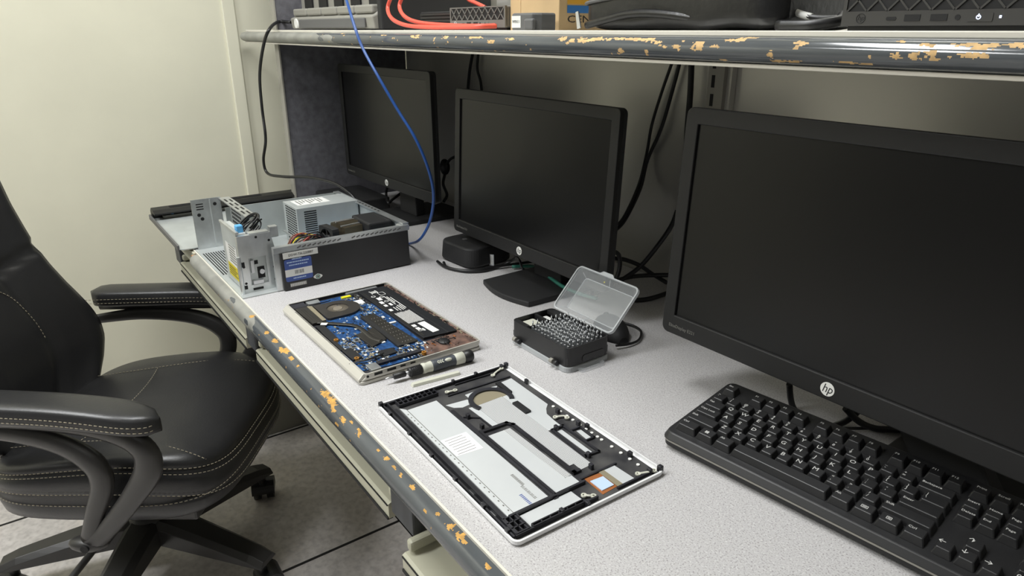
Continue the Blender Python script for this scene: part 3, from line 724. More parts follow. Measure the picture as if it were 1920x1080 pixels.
plate('clip_plate', MT['silver_plate'], (282.4, 79.9), (279, 113), (266, 113), (264, 96), (270, 86))
plate('clip_plate', MT['silver_plate'], (292, 117), (293, 140), (286, 138), (283, 117)); plate('clip_plate', MT['silver_plate'], (290, 156), (288, 170), (284, 166), (284, 157))
plate('corner_plate', MT['silver_plate'], (44.5, 153), (44.4, 177), (11.6, 179), (10.9, 155)); plate('corner_tape', MT['khaki'], (44.5, 152), (44.5, 160), (11, 160.5), (11, 152.5), z=0.0038)
plate('copper_sheet', MT['copper'], (45, 130), (43.5, 152), (13, 152), (11.3, 128.7)); plate('thermal_pad', MT['pad_blue'], (37, 132), (35.5, 150.5), (16.3, 150.2), (16.3, 131.9), z=0.0044)
# raised frame walls
def wall(name, pts, w_=0.0022, h=0.0075, mt_=MT['darkplastic']):
    m = M()
    for a, b in zip(pts[:-1], pts[1:]):
        a, b = Vector((*cv(*a), 0)), Vector((*cv(*b), 0)); d = (b - a); L = d.length
        Tm = Matrix.Translation(a) @ Matrix.Rotation(math.atan2(d.y, d.x), 4, 'Z')
        m.box(-w_ / 2, -w_ / 2, 0.0025, L + w_ / 2, w_ / 2, h, Tm)
    return m.build(name, mt_, cov)
wall('frame_wall', [(195, 86), (194, 122), (186, 127), (60, 127), (60, 134)], 0.0050, 0.0062)
wall('frame_wall', [(262, 79), (38, 81)], 0.0060, 0.0046); wall('frame_wall', [(196, 82), (40, 82.5)], 0.0026, 0.0072)
wall('frame_wall', [(38, 20), (39, 124)], 0.0030, 0.0072); wall('frame_wall', [(12, 24), (38, 24)], 0.0022)
wall('frame_wall', [(326, 12), (12, 10)], 0.0024, 0.0085); wall('frame_wall', [(326, 6), (10, 5)], 0.0020, 0.0070); wall('frame_wall', [(310, 17), (42, 15)], 0.0050, 0.0040)
wall('frame_wall', [(328, 8), (330, 208)], 0.0026, 0.0075); wall('frame_wall', [(9, 8), (9, 118)], 0.0022, 0.0075); wall('frame_wall', [(9, 150), (9, 208)], 0.0024, 0.0062)
wall('frame_wall', [(147, 162), (147, 180), (76, 180), (78, 160), (147, 162)], 0.0030, 0.0058); wall('frame_wall', [(132, 182), (132, 197), (103, 196), (103, 183)], 0.0022, 0.0058)
wall('frame_wall', [(302, 96), (300, 200)], 0.0022, 0.0050); wall('frame_wall', [(324, 120), (322, 196)], 0.0018, 0.0055); wall('frame_wall', [(240, 84), (226, 101), (200, 101)], 0.0018, 0.0050)
wall('frame_wall', [(46, 127), (46, 180)], 0.0022, 0.0050)
# speaker grid boxes in two corners
for (u0, u1, v0, v1, nu, nv) in ((328, 312, 24, 84, 2, 8), (36, 10, 8, 26, 3, 2), (13, 9, 30, 100, 1, 6)):
    m = M()
    for i in range(nu + 1):
        u = u0 + (u1 - u0) * i / nu; a, b = cv(u, v0), cv(u, v1); m.box(a[0] - .0007, a[1], 0.0028, a[0] + .0007, b[1], 0.0085)
    for j in range(nv + 1):
        v = v0 + (v1 - v0) * j / nv; a, b = cv(u0, v), cv(u1, v); m.box(a[0], a[1] - .0007, 0.0028, b[0], a[1] + .0007, 0.0085)
    m.build('speaker_grid', MT['darkplastic'], cov)
cx, cy = cv(258, 140); m = M()
arc = [R(a) for a in range(62, 300, 8)]
for a0, a1 in zip(arc[:-1], arc[1:]):
    m.prism([(cx + q * math.cos(a), cy + q * math.sin(a)) for q, a in ((0.0325, a0), (0.0325, a1), (0.0255, a1), (0.0255, a0))], 0.0028, 0.0058)
m.build('fan_ring', MT['darkplastic'], cov)
M().prism([(cx + 0.0255 * math.cos(R(a)), cy + 0.0255 * math.sin(R(a))) for a in range(60, 301, 8)], 0.0029, 0.0033).build('fan_recess', MT['khaki'], cov)
M().prism(cq((293, 170), (292, 178), (258, 176), (258, 170)), 0.0029, 0.0062).build('foam_strip', MT['ink'], cov); M().prism(cq((232, 158), (232, 167), (200, 167), (200, 158)), 0.0029, 0.0062).build('foam_strip', MT['ink'], cov)
for u, v in ((300, 3.6), (241.7, 3.1), (183, 3.3), (126, 3.5), (67, 4.5), (20, 4.0), (12, 70), (6, 101), (270, 210), (178, 196), (138, 199), (126, 204), (48, 206), (10, 201), (330, 120), (331, 160), (330, 206), (56, 150), (76, 163), (146, 168), (236, 88), (204, 90)):
    x, y = cv(u, v); M().box(x - .003, y - .0022, 0.0028, x + .003, y + .0022, 0.0098).build('snap_clip', MT['darkplastic'], cov, bevel=0.0006)
for u in (193.9, 177.6, 164, 151.3, 135.9, 124, 113.1, 102, 93.9, 75, 58.6, 42.8, 28.8):
    x, y = cv(u, 200.8); M().cyl((x, y, 0.0029), (x, y, 0.0046), 0.0021, n=14).build('rivet', MT['white'], cov)
for pts in (((315, 180), (322, 192), (326, 203)), ((168, 184), (164, 195), (158, 196)), ((20, 108), (13, 116)), ((14, 186), (9, 200), (8, 206)), ((310, 98), (308, 110))):
    m = M().tube([(*cv(*p), 0.0060) for p in pts], 0.0018, 6, 4, 0.4, up=(0, 0, 1))
    for e in (pts[0], pts[-1]):
        x, y = cv(*e); m.frame(circ(x, y, 0.0034, 14), circ(x, y, 0.0016, 14), 0.0050, 0.0066)
    m.build('ground_strap', MT['beige'], cov)
for u0, v0 in ((104, 8.2), (78, 8.2), (60, 8.2), (240, 8.4)):
    M().prism(cq((u0, v0 - .8), (u0, v0 + .8), (u0 - 10, v0 + .8), (u0 - 10, v0 - .8)), 0.0030, 0.0034).build('slot_mark', MT['silver_plate'], cov)
for x, y in ((0.003, 0.0005), (0.003, CB - 0.006), (CA - 0.0085, CB - 0.006)):
    M().box(x, y, 0.0028, x + 0.006, y + 0.006, 0.0110).build('corner_post', MT['darkplastic'], cov, bevel=0.001)

# ================================================================== SCREWDRIVER AND PRY BAR
P0, P1 = Vector((-0.829, 0.374, DESK + 0.0100)), Vector((-0.821, 0.520, DESK + 0.0100))
ax = (P1 - P0).normalized(); LT = (P1 - P0).length
sd = thing('screwdriver', 'grey and beige precision screwdriver lying beside the opened laptop', 'screwdriver', P0, math.atan2(ax.y, ax.x))
Xa = (1, 0, 0)
M().lathe([(0.0008, 0), (0.0016, 0.003), (0.0018, 0.016)], axis=Xa, n=12).build('bit_tip', MT['chrome'], sd)
M().lathe([(0.002, 0.0125), (0.0046, 0.0135), (0.0048, 0.031), (0.0040, 0.032)], axis=Xa, n=16).build('bit_holder', MT['black'], sd)
M().lathe([(0.0028, 0.031), (0.0028, 0.040)], axis=Xa, n=14).build('shaft', MT['chrome'], sd)
m = M().lathe([(0.004, 0.037), (0.0070, 0.038), (0.0072, 0.058), (0.006, 0.059)], axis=Xa, n=24)
for k in range(24):
    a = 2 * math.pi * k / 24
    for tw in (1, -1):
        m.tube([(0.039 + j * 0.003, 0.0072 * math.cos(a + tw * j * .12), 0.0072 * math.sin(a + tw * j * .12)) for j in range(7)], 0.00035, 4, 1)
m.build('knurled_collar', MT['black'], sd)
M().lathe([(0.0062, 0.0585), (0.0084, 0.060), (0.0082, 0.064), (0.0076, 0.067), (0.0084, 0.073), (0.0084, 0.080)], axis=Xa, n=24).build('neck', MT['beige'], sd)
g = M().lathe([(0.0083, 0.074), (0.0088, 0.078), (0.0086, 0.092), (0.0082, 0.105), (0.0088, 0.118), (0.0092, 0.130), (0.0080, 0.1315)], axis=Xa, n=24).build('grip', MT['handle'], sd)
m = M().use(MT['beige'])
Tg = Matrix.Translation((0, 0, 0)) @ Matrix.Rotation(R(38), 4, 'X')
for k in range(3):
    x = 0.083 + k * 0.0036
    for s_ in (1, -1): m.box(0, -0.0008, 0.0084, 0.0038, 0.0008, 0.0090, Tg @ Matrix.Translation((x, 0, 0)) @ Matrix.Rotation(R(40 * s_), 4, 'Z'))
m.sphere(Tg @ Vector((0.102, 0, 0.0070)), 0.0068, 0.0032, 0.0030)
m.lathe([(0.0070, 0.112), (0.0090, 0.115), (0.0094, 0.130), (0.0088, 0.1305)], axis=Xa, n=24)
m.build('grip_inlay', None, g)
M().lathe([(0.0074, 0.1305), (0.0096, 0.132), (0.0098, 0.143), (0.0080, 0.1462)], axis=Xa, n=24).build('end_cap', MT['black'], sd)
A0, A1 = Vector((-0.803, 0.402, DESK + 0.0002)), Vector((-0.795, 0.481, DESK + 0.0002)); dd = A1 - A0
m = M().prism(rrect(0, -0.0048, dd.length, 0.0048, 0.002), 0, 0.0042, top=rrect(0.002, -0.0034, dd.length - 0.001, 0.0034, 0.002))
o = m.build('plastic_strip', MT['beige'], loc=A0, bevel=0.0005); o.rotation_euler = (0, 0, math.atan2(dd.y, dd.x))
tag(o, 'pale beige plastic strip lying between the screwdriver and the laptop cover', 'strip')

# ================================================================== BIT CASE
bc = thing('bit_case', 'black screwdriver bit case standing open with a clear hinged lid', 'bit case', (-0.842, 0.613, DESK))
BW, BD, BH = 0.143, 0.087, 0.0400
M().prism(rrect(-0.003, -0.003, BW + 0.003, BD + 0.002, 0.012), 0.0, 0.0085, top=rrect(-0.002, -0.002, BW + 0.002, BD + 0.001, 0.011)).build('lower_lid', MT['clear_edge'], bc, bevel=0.0015)
m = M().use(MT['black'])
m.frame(rrect(0, 0, BW, BD, 0.009), rrect(0.0022, 0.0022, BW - 0.0022, BD - 0.0022, 0.007), 0.0085, BH)
m.prism(rrect(0.001, 0.001, BW - 0.001, BD - 0.001, 0.008), 0.0085, 0.012)
m.box(0.036, 0.002, 0.012, 0.0385, BD - 0.002, BH - 0.002)
m.box(0.0385, 0.002, 0.012, BW - 0.002, BD - 0.002, 0.024)
m.box(0.002, 0.002, 0.012, 0.037, BD - 0.002, 0.021)
m.box(0.002, 0.046, 0.020, 0.037, 0.050, BH - 0.001)
m.prism(rrect(0.002, 0.0022, 0.0375, 0.010, 0.002), BH - 0.006, BH - 0.0005); m.prism(rrect(0.002, 0.072, 0.0375, BD - 0.002, 0.003), BH - 0.006, BH - 0.0005)
m.use(MT['gloss_black']); m.prism(rrect(0.020, 0.010, 0.066, 0.022, 0.005), -0.0006, 0.0008, Matrix.Translation((BW, 0.010, 0)) @ Matrix(((0, 0, 1, 0), (1, 0, 0, 0), (0, 1, 0, 0), (0, 0, 0, 1))))
m.build('tray', None, bc)
for x in (0.012, 0.022, 0.108, 0.118):
    M().cyl((x, -0.0045, 0.0105), (x + 0.007, -0.0045, 0.0105), 0.0040, n=14).build('hinge_knuckle', MT['grey_plastic'] if x in (0.012, 0.108) else MT['black'], bc)
m = M(); m.frame(rrect(BW * .5 - .025, -.013, BW * .5 + .025, 0.0, .006), rrect(BW * .5 - .018, -.009, BW * .5 + .018, -.003, .003), 0.001, 0.005, Matrix.Translation((BW + .0, BD * .5 + .0, 0)) @ Matrix.Rotation(R(90), 4, 'Z') @ Matrix.Translation((-BW * .5, 0, 0)))
m.build('carry_loop', MT['clear'], bc)
TL = Matrix.Translation((0, BD + 0.002, BH)) @ Matrix.Rotation(R(46.5), 4, 'X')
lidp = M(); H0 = 0.088
lidp.frame(rrect(-0.001, 0, BW + 0.001, H0, 0.010), rrect(0.0015, 0.0025, BW - 0.0015, H0 - 0.0025, 0.008), -0.002, 0.003, TL)
rim = lidp.build('lid_rim', MT['clear_edge'], bc)
lidp = M()
o_ = rrect(0.0005, 0.001, BW - 0.0005, H0 - 0.001, 0.010); i_ = rrect(0.014, 0.013, BW - 0.014, H0 - 0.013, 0.006)
n_ = len(o_)
va = [lidp.bm.verts.new(TL @ Vector((p[0], p[1], 0.0))) for p in o_]; vb = [lidp.bm.verts.new(TL @ Vector((p[0], p[1], -0.014))) for p in i_]
for k in range(n_): lidp.face([va[k], va[(k + 1) % n_], vb[(k + 1) % n_], vb[k]])
lidp.face(vb)
lid_o = lidp.build('lid', MT['clear'], bc); sm_ = lid_o.modifiers.new('thick', 'SOLIDIFY'); sm_.thickness = 0.0012
m = M()
m.frame(rrect(0.0135, 0.0125, BW - 0.0135, H0 - 0.0125, 0.006), rrect(0.0148, 0.0138, BW - 0.0148, H0 - 0.0138, 0.005), -0.0145, -0.0130, TL)
for a, b in (((0.008, 0.008), (0.0145, 0.0135)), ((BW - 0.008, 0.008), (BW - 0.0145, 0.0135)), ((0.008, H0 - 0.008), (0.0145, H0 - 0.0135)), ((BW - 0.008, H0 - 0.008), (BW - 0.0145, H0 - 0.0135)), ((BW * .5, H0 - .003), (BW * .5, H0 - .0135)), ((BW * .5, .003), (BW * .5, .0135))):
    m.tube([TL @ Vector((a[0], a[1], -0.006)), TL @ Vector((b[0], b[1], -0.0138))], 0.0007, 6)
m.build('lid_crease', MT['clear_edge'], lid_o)
M().prism([(BW * .5 - .022, H0), (BW * .5 + .012, H0), (BW * .5 + .006, H0 + .005), (BW * .5 - .016, H0 + .005)], -0.001, 0.002, TL).build('lid_latch', MT['clear_edge'], lid_o)
M().prism(circ(BW * .42, H0 - .009, 0.0012, 10), -0.0095, -0.0085, TL).build('spot', MT['yellow'], lid_o)
for (a, b, z0) in (((0.006, 0.014, 0.030, 0.040), MT['beige'], 0.030), ((0.010, 0.056, 0.030, 0.066), MT['white'], 0.030)):
    o = M().prism(rrect(a[0], a[1], a[2], a[3], 0.003), 0.0212, z0 + 0.004).build('bit_driver_insert', b, loc=(-0.842, 0.613, DESK), bevel=0.001)
    tag(o, 'pale cream insert in the front corner compartment of the bit case' if b == MT['beige'] else 'white insert in the rear corner compartment of the bit case', 'insert')
bit0 = None; rnd = random.Random(2)
for i in range(12):
    for j in range(8):
        x = 0.045 + i * 0.0080; y = 0.0095 + j * 0.0097
        if bit0 is None:
            mm = M(); mm.cyl((0, 0, 0), (0, 0, 0.015), 0.0020, n=6, smooth=False); mm.cyl((0, 0, 0.015), (0, 0, 0.0165), 0.0020, 0.0011, n=6, smooth=False)
            mm.cyl((0, 0, 0.0165), (0, 0, 0.0235), 0.0011, n=6); mm.cyl((0, 0, 0.0235), (0, 0, 0.0255), 0.0011, 0.0003, n=4)
            bit0 = o = mm.build('screwdriver_bit', MT['chrome'])
        else:
            o = bit0.copy(); COL.objects.link(o)
        o.location = (-0.842 + x, 0.613 + y, DESK + 0.0241); o.rotation_euler = (0, 0, 0); o.scale = (1, 1, rnd.uniform(0.86, 1.08))
        tag(o, 'small steel screwdriver bit standing in the rows of the open bit case', 'screwdriver bit', 'screwdriver bits in the case')

# ================================================================== OPENED DESKTOP COMPUTER
pc = thing('desktop_computer', 'opened grey steel desktop computer with black side and asset stickers', 'computer', (-1.690, 0.303, DESK + 0.0005))
PXL, PYL, PH = 0.395, 0.364, 0.092
T_S = MT['steel']; T_Z = MT['steel_mat']
m = M().use(T_Z); m.box(0, 0, 0.0, PXL - 0.008, PYL, 0.0018)
m.use(MT['dark'])
for k in range(16):
    y = 0.006 + k * 0.0055
    m.box(0.045, y, 0.0017, 0.225, y + 0.0026, 0.0021)
m.build('base_pan', None, pc)
M().box(0.0, 0.080, 0.0018, 0.0015, PYL, PH).build('left_wall', T_Z, pc)
m = M().use(T_Z); m.box(0.0, PYL - 0.0015, 0.0018, PXL - 0.008, PYL, PH)
m.use(T_S); m.box(0.0, PYL - 0.012, PH, PXL - 0.008, PYL + 0.002, PH + 0.003)
m.use(MT['dark'])
for k in range(14): m.box(0.03 + k * 0.017, PYL - 0.008, PH + 0.0028, 0.038 + k * 0.017, PYL - 0.004, PH + 0.0033)
for k in range(5): m.box(0.19 + k * 0.024, PYL - 0.0022, 0.02, 0.206 + k * 0.024, PYL - 0.0014, 0.07)
m.build('rear_wall', None, pc)
# black outer side with its steel flange
XF = PXL
m = M().use(MT['black']); Tx = Matrix(((0, 0, 1, 0), (1, 0, 0, 0), (0, 1, 0, 0), (0, 0, 0, 1)))
m.prism([(0.080, 0.0), (PYL - 0.002, 0.002), (PYL - 0.004, 0.080), (0.080, 0.080)], XF - 0.006, XF, Tx)
side = m.build('black_side', None, pc, bevel=0.002)
m = M().use(T_S); m.box(XF - 0.014, 0.068, 0.080, XF - 0.0015, PYL, 0.0915); m.box(XF - 0.014, 0.068, 0.002, XF - 0.0065, PYL - 0.001, 0.080)
m.use(MT['mid_grey'])
for k in range(22):
    if k in (9, 10): continue
    y = 0.115 + k * 0.0105; m.box(0, 0, 0, 0.0006, 0.0085, 0.0028, Matrix.Translation((XF - 0.0015, y, 0.0835)) @ Matrix.Rotation(R(22), 4, 'X'))
m.build('side_flange', None, pc, bevel=0.0008)
m = M().use(T_S); m.sphere((XF - 0.016, PYL - 0.012, 0.088), 0.014, 0.012, 0.006); m.build('corner_latch', None, pc)
# stickers (drawing plane: x along +Y, y up, facing +X)
FX = Matrix(((0, 0, 1, 0), (1, 0, 0, 0), (0, 1, 0, 0), (0, 0, 0, 1)))
def onside(y, z): return Matrix.Translation((XF + 0.0002, y, z)) @ FX
m = M(); m.use(MT['paper']); m.box(0, 0, 0, 0.071, 0.0125, 0.0003, onside(0.084, 0.0665)); s1 = m.build('tag_label', None, side)
text('DDW-TA-220887', 0.0068, MT['ink'], s1, onside(0.084 + 0.036, 0.0727) @ Matrix.Translation((0, 0, 0.0004)), 'lettering')
m = M(); m.use(MT['blue_label']); m.prism(rrect(0, 0, 0.055, 0.046, 0.004), 0, 0.0003, onside(0.085, 0.0185))
m.use(MT['paper']); m.box(0.0, 0.010, 0.0003, 0.055, 0.025, 0.00036, onside(0.085, 0.0185))
m.use(MT['ink']); rnd = random.Random(4)
for k in range(16): m.box(0.019 + k * 0.0012, 0.014, 0.00036, 0.019 + k * 0.0012 + rnd.choice([.0004, .0007]), 0.022, 0.0004, onside(0.085, 0.0185))
m.use(MT['pad_blue'])
for z_, a_, b_ in ((0.0385, .005, .050), (0.0325, .009, .046), (0.0445, .016, .036), (0.0045, .015, .039)):
    k = a_
    while k < b_:
        w_ = rnd.uniform(.0012, .0035); m.box(k, z_, 0.0003, k + w_, z_ + 0.0022, 0.0004, onside(0.085, 0.0185)); k += w_ + 0.0008
s2 = m.build('asset_label', None, side)
m = M().use(MT['mini_grey']); m.box(0, 0, 0, 0.034, 0.008, 0.0002, onside(0.092, 0.0065)); m.use(MT['paper'])
for k in range(14): m.box(0.001 + k * .0023, 0.001, 0.0002, 0.0022 + k * .0023, 0.007, 0.00025, onside(0.092, 0.0065))
m.build('serial_label', None, side)
m = M().use(MT['paper'])
eye = [(0.0095 * math.cos(2 * math.pi * k / 28), 0.0058 * math.sin(2 * math.pi * k / 28) * (1 - 0.35 * abs(math.cos(2 * math.pi * k / 28)))) for k in range(28)]
Te = onside(0.150, 0.018); m.prism(eye, 0, 0.0003, Te); m.use(MT['green_cable']); m.frame(circ(0, 0, 0.0046, 24), circ(0, 0, 0.0030, 24), 0.0003, 0.0005, Te); m.use(MT['ink']); m.prism(circ(0, 0, 0.0018, 12), 0.0003, 0.0005, Te)
m.build('round_emblem', None, side)
# swung-up drive bay: plate at the left, channel, optical drive, front plate
m = M().use(T_S); m.box(0.004, 0.006, 0.002, 0.006, 0.072, 0.121)
m.use(MT['dark'])
for k in range(3): m.box(0.0058, 0.016, 0.108 - k * .006, 0.0064, 0.032, 0.1105 - k * .006)
for y, z in ((0.020, 0.084), (0.026, 0.074), (0.058, 0.106)): m.prism(circ(y, z, 0.0042, 12), 0.0058, 0.0064, Tx)
m.use(T_Z); m.box(0.004, 0.046, 0.004, 0.0068, 0.049, 0.118)
m.build('bay_plate', None, pc, bevel=0.0006)
m = M().use(T_S); m.box(0.006, 0.090, 0.010, 0.225, 0.0915, 0.116); m.box(0.006, 0.068, 0.116, 0.225, 0.092, 0.1185)
m.use(MT['dark'])
for k in range(4):
    m.box(0.030 + k * .045, 0.073, 0.1183, 0.058 + k * .045, 0.077, 0.1188); m.box(0.036 + k * .045, 0.083, 0.1183, 0.064 + k * .045, 0.087, 0.1188)
for i in range(8):
    for j in range(9): m.box(0.020 + i * .010, 0.0896, 0.020 + j * .010, 0.026 + i * .010, 0.0901, 0.026 + j * .010)
m.build('bay_channel', None, pc)
m = M().use(T_Z); m.box(0.240, 0.012, 0.004, 0.352, 0.032, 0.120)
drv = m.build('optical_drive', None, pc, bevel=0.0012)
Ty = Matrix.Translation((0, 0.0118, 0)) @ FACE
m = M().use(MT['paper']); m.box(0.262, 0.018, 0, 0.340, 0.086, 0.0002, Ty); m.use(MT['mini_grey'])
for k in range(7): m.box(0.285, 0.050 + k * .0055, 0.0002, 0.330, 0.0525 + k * .0055, 0.0003, Ty)
m.use(MT['yellow_label']); m.box(0.264, 0.016, 0.0002, 0.335, 0.044, 0.0004, Ty)
m.use(MT['ink'])
for k in range(4): m.box(0.270, 0.021 + k * .005, 0.0004, 0.328 - (k % 2) * .012, 0.0228 + k * .005, 0.0005, Ty)
m.build('drive_label', None, drv)
m = M().use(T_S); Pn = XF - 0.030
m.frame([(0.008, 0.0), (0.084, 0.0), (0.090, 0.066), (0.080, 0.082), (0.074, 0.118), (0.010, 0.118)], [(0.026, 0.016), (0.060, 0.016), (0.060, 0.050), (0.060, 0.072), (0.042, 0.072), (0.026, 0.072)], Pn - 0.012, Pn, Tx)
m.use(T_Z); m.box(Pn - 0.012, 0.022, 0.014, Pn - 0.006, 0.062, 0.076)
m.use(MT['dark']); m.box(Pn - 0.0062, 0.038, 0.056, Pn - 0.0055, 0.045, 0.064); m.box(Pn - 0.0062, 0.042, 0.026, Pn - 0.0055, 0.056, 0.050)
for y, z in ((0.046, 0.112), (0.074, 0.046), (0.074, 0.020), (0.070, 0.102), (0.016, 0.056), (0.016, 0.022)): m.prism(circ(y, z, 0.0026, 10), Pn, Pn + 0.0004, Tx)
m.box(Pn, 0.028, 0.005, Pn + 0.0005, 0.048, 0.010); m.box(Pn, 0.012, 0.010, Pn + 0.0005, 0.018, 0.018); m.box(Pn, 0.012, 0.056, Pn + 0.0005, 0.018, 0.066)
m.use(MT['chrome']); m.box(Pn - .006, 0.030, 0.040, Pn - .002, 0.036, 0.066); m.cyl((Pn - .005, 0.050, 0.040), (Pn - .001, 0.050, 0.040), 0.005, n=10); m.box(Pn - .006, 0.030, 0.017, Pn + .001, 0.050, 0.024)
m.use(T_S); m.cyl((Pn, 0.008, 0.0), (Pn, 0.008, 0.078), 0.0042, n=12)
m.build('bay_front', None, pc, bevel=0.0006)
m = M().use(T_S); m.box(0.240, 0.010, 0.1202, 0.362, 0.016, 0.126); m.box(0.345, 0.034, 0.116, 0.364, 0.072, 0.1205); m.box(0.330, 0.080, 0.100, 0.345, 0.096, 0.122)
m.build('bay_lip', None, pc, bevel=0.001)
M().box(0.330, 0.017, 0.112, 0.345, 0.030, 0.134).build('release_clip', MT['blue_clip'], pc, bevel=0.002)
m = M(); rnd = random.Random(8)
for k in range(9):
    c = Vector((0.290 + rnd.uniform(-.025, .025), 0.058, 0.112 + rnd.uniform(-.006, .010))); ra = rnd.uniform(.018, .032); tl = rnd.uniform(-.5, .5)
    m.tube([c + Vector((ra * math.cos(a), 0.020 * math.sin(a + tl), ra * .75 * math.sin(a))) for a in [2 * math.pi * i / 9 * 0.85 + k for i in range(9)]], 0.0017, 6, 4)
m.build('drive_wires', MT['cable'], pc)
# power supply
m = M().use(T_Z); m.box(0.045, 0.205, 0.004, 0.140, 0.358, 0.098)
m.use(MT['dark'])
for k in range(15): m.box(0.1396, 0.222, 0.014 + k * .0052, 0.1404, 0.252, 0.0168 + k * .0052)
for i in range(6):
    for k in range(14): m.box(0.062 + i * .012, 0.2046, 0.012 + k * .006, 0.0715 + i * .012, 0.2054, 0.0155 + k * .006)
psu = m.build('power_supply', None, pc, bevel=0.0012)
m = M().use(MT['paper']); m.box(0.055, 0.220, 0.098, 0.110, 0.300, 0.0983); m.use(MT['mini_grey'])
for k in range(8): m.box(0.062, 0.228 + k * .008, 0.0983, 0.104 - (k % 3) * .01, 0.231 + k * .008, 0.0985)
m.build('rating_label', None, psu)
m = M().use(T_S)
m.box(0.100, 0.180, 0.04, 0.28, 0.184, 0.043); m.box(0.14, 0.19, 0.010, 0.36, 0.205, 0.030); m.box(0.16, 0.215, 0.028, 0.21, 0.224, 0.034); m.build('inner_rail', None, pc)
M().box(0.150, 0.110, 0.004, 0.380, 0.355, 0.008).build('mainboard', MT['pcb_light'], pc)
# cooler: fan then finned heatsink, then black exhaust box
m = M().use(MT['black_matt']); Tf = Matrix.Translation((0.285, 0.216, 0.026)) @ Matrix.Rotation(R(8), 4, 'Z')
TfF = Tf @ FACE
m.frame([(0.040 * math.cos(a) if abs(0.040 * math.cos(a)) < .030 else math.copysign(.030, math.cos(a)), 0.030 + max(-.030, min(.030, 0.040 * math.sin(a)))) for a in [2 * math.pi * k / 32 for k in range(32)]], [(p[0], p[1] + 0.030) for p in circ(0, 0, 0.026, 32)], -0.016, 0, TfF)
m.cyl(Tf @ Vector((0, 0.002, 0.030)), Tf @ Vector((0, 0.014, 0.030)), 0.012, n=16)
for k in range(7): m.box(0.010, -0.001, -0.006, 0.025, 0.001, 0.006, TfF @ Matrix.Translation((0, 0.030, -0.008)) @ Matrix.Rotation(2 * math.pi * k / 7, 4, 'Z') @ Matrix.Rotation(R(30), 4, 'X'))
m.build('cooler_fan', None, pc)
m = M().use(MT['bronze'])
for k in range(22): m.box(-0.030 + k * .0028, 0.030, 0.0, -0.029 + k * .0028, 0.075, 0.058 if 6 > k or k > 15 else 0.064, Tf)
m.box(-0.028, 0.032, 0.0, 0.030, 0.073, 0.050, Tf); m.use(T_S)
for k in range(3): m.box(-0.030 + k * .022, 0.029, 0.0575 + .005 * (k == 1), -0.026 + k * .022, 0.076, 0.0600 + .005 * (k == 1), Tf)
m.build('heatsink', None, pc)
M().box(0.236, 0.298, 0.010, 0.330, 0.356, 0.090).build('exhaust_box', MT['black_matt'], pc, bevel=0.004)
m = M(); rnd = random.Random(9)
for k in range(16):
    m.use(rnd.choice([MT['wire_y'], MT['wire_r'], MT['wire_b'], MT['wire_b'], MT['cable'], MT['cable'], MT['wire_r']]))
    y0 = 0.10 + rnd.uniform(0, .02); x0 = 0.345 + rnd.uniform(-.03, .03)
    m.tube([(x0, y0, 0.040), (x0 - .01, y0 + .03, 0.084 + rnd.uniform(-.014, .006)), (x0 - .02 + rnd.uniform(-.02, .02), y0 + .075, 0.080 + rnd.uniform(-.014, .008)), (x0 - .03, y0 + .115 + rnd.uniform(-.01, .01), 0.03)], 0.0017, 6, 5)
m.build('loom', None, pc)
rnd = random.Random(12); m = M()
for k in range(40):
    m.use(rnd.choice([MT['white'], MT['ink'], MT['steel'], MT['blue_label'], MT['silver']])); x, y = rnd.uniform(.16, .36), rnd.uniform(.115, .34); a, b = rnd.uniform(.002, .006), rnd.uniform(.002, .012)
    m.box(x - a, y - b, 0.007, x + a, y + b, rnd.uniform(.012, .024))
o = m.build('board_components', None, pc); o['kind'] = 'stuff'

# computer cover lying under and behind the computer
cvp = thing('computer_cover', 'steel computer lid with black bezel lying behind the opened computer at the bench end', 'computer cover', (-2.065, 0.268, DESK + 0.004), R(0))
m = M().use(T_Z); m.prism(rrect(0.004, 0.004, 0.372, 0.40, 0.012), 0.0, 0.0025); m.build('sheet', None, cvp)
m = M().use(MT['mid_grey']); m.box(0.0, 0.0, -0.003, 0.36, 0.005, 0.010); m.build('front_fold', None, cvp, bevel=0.001)
m = M().use(MT['bezel'])
Tb = Matrix(((1, 0, 0, 0), (0, 0, 1, 0), (0, 1, 0, 0), (0, 0, 0, 1)))
m.prism([(0.0, -0.002), (0.0, 0.022), (0.014, 0.031), (0.044, 0.029), (0.060, 0.022), (0.060, 0.018), (0.026, 0.018), (0.024, -0.002)], 0.006, 0.405, Tb)
m.use(MT['black_matt']); m.box(0.018, 0.05, 0.030, 0.024, 0.30, 0.0318); m.box(0.030, 0.05, 0.0295, 0.034, 0.30, 0.0312)
m.build('bezel', None, cvp, bevel=0.0015)
M().box(0.0245, 0.052, 0.004, 0.034, 0.058, 0.018).build('blue_tab', MT['blue_clip'], cvp)
M().box(0.024, 0.03, 0.0025, 0.040, 0.39, 0.010).build('clip_rail', MT['grey_plastic'], cvp)
# second black flat box behind it, at the fabric partition
tag(M().prism(rrect(-1.990, 0.715, -1.78, 0.86, 0.008), DESK, DESK + 0.036).build('power_brick', MT['black_matt'], bevel=0.003), 'flat black power brick on the bench against the fabric partition', 'power brick')

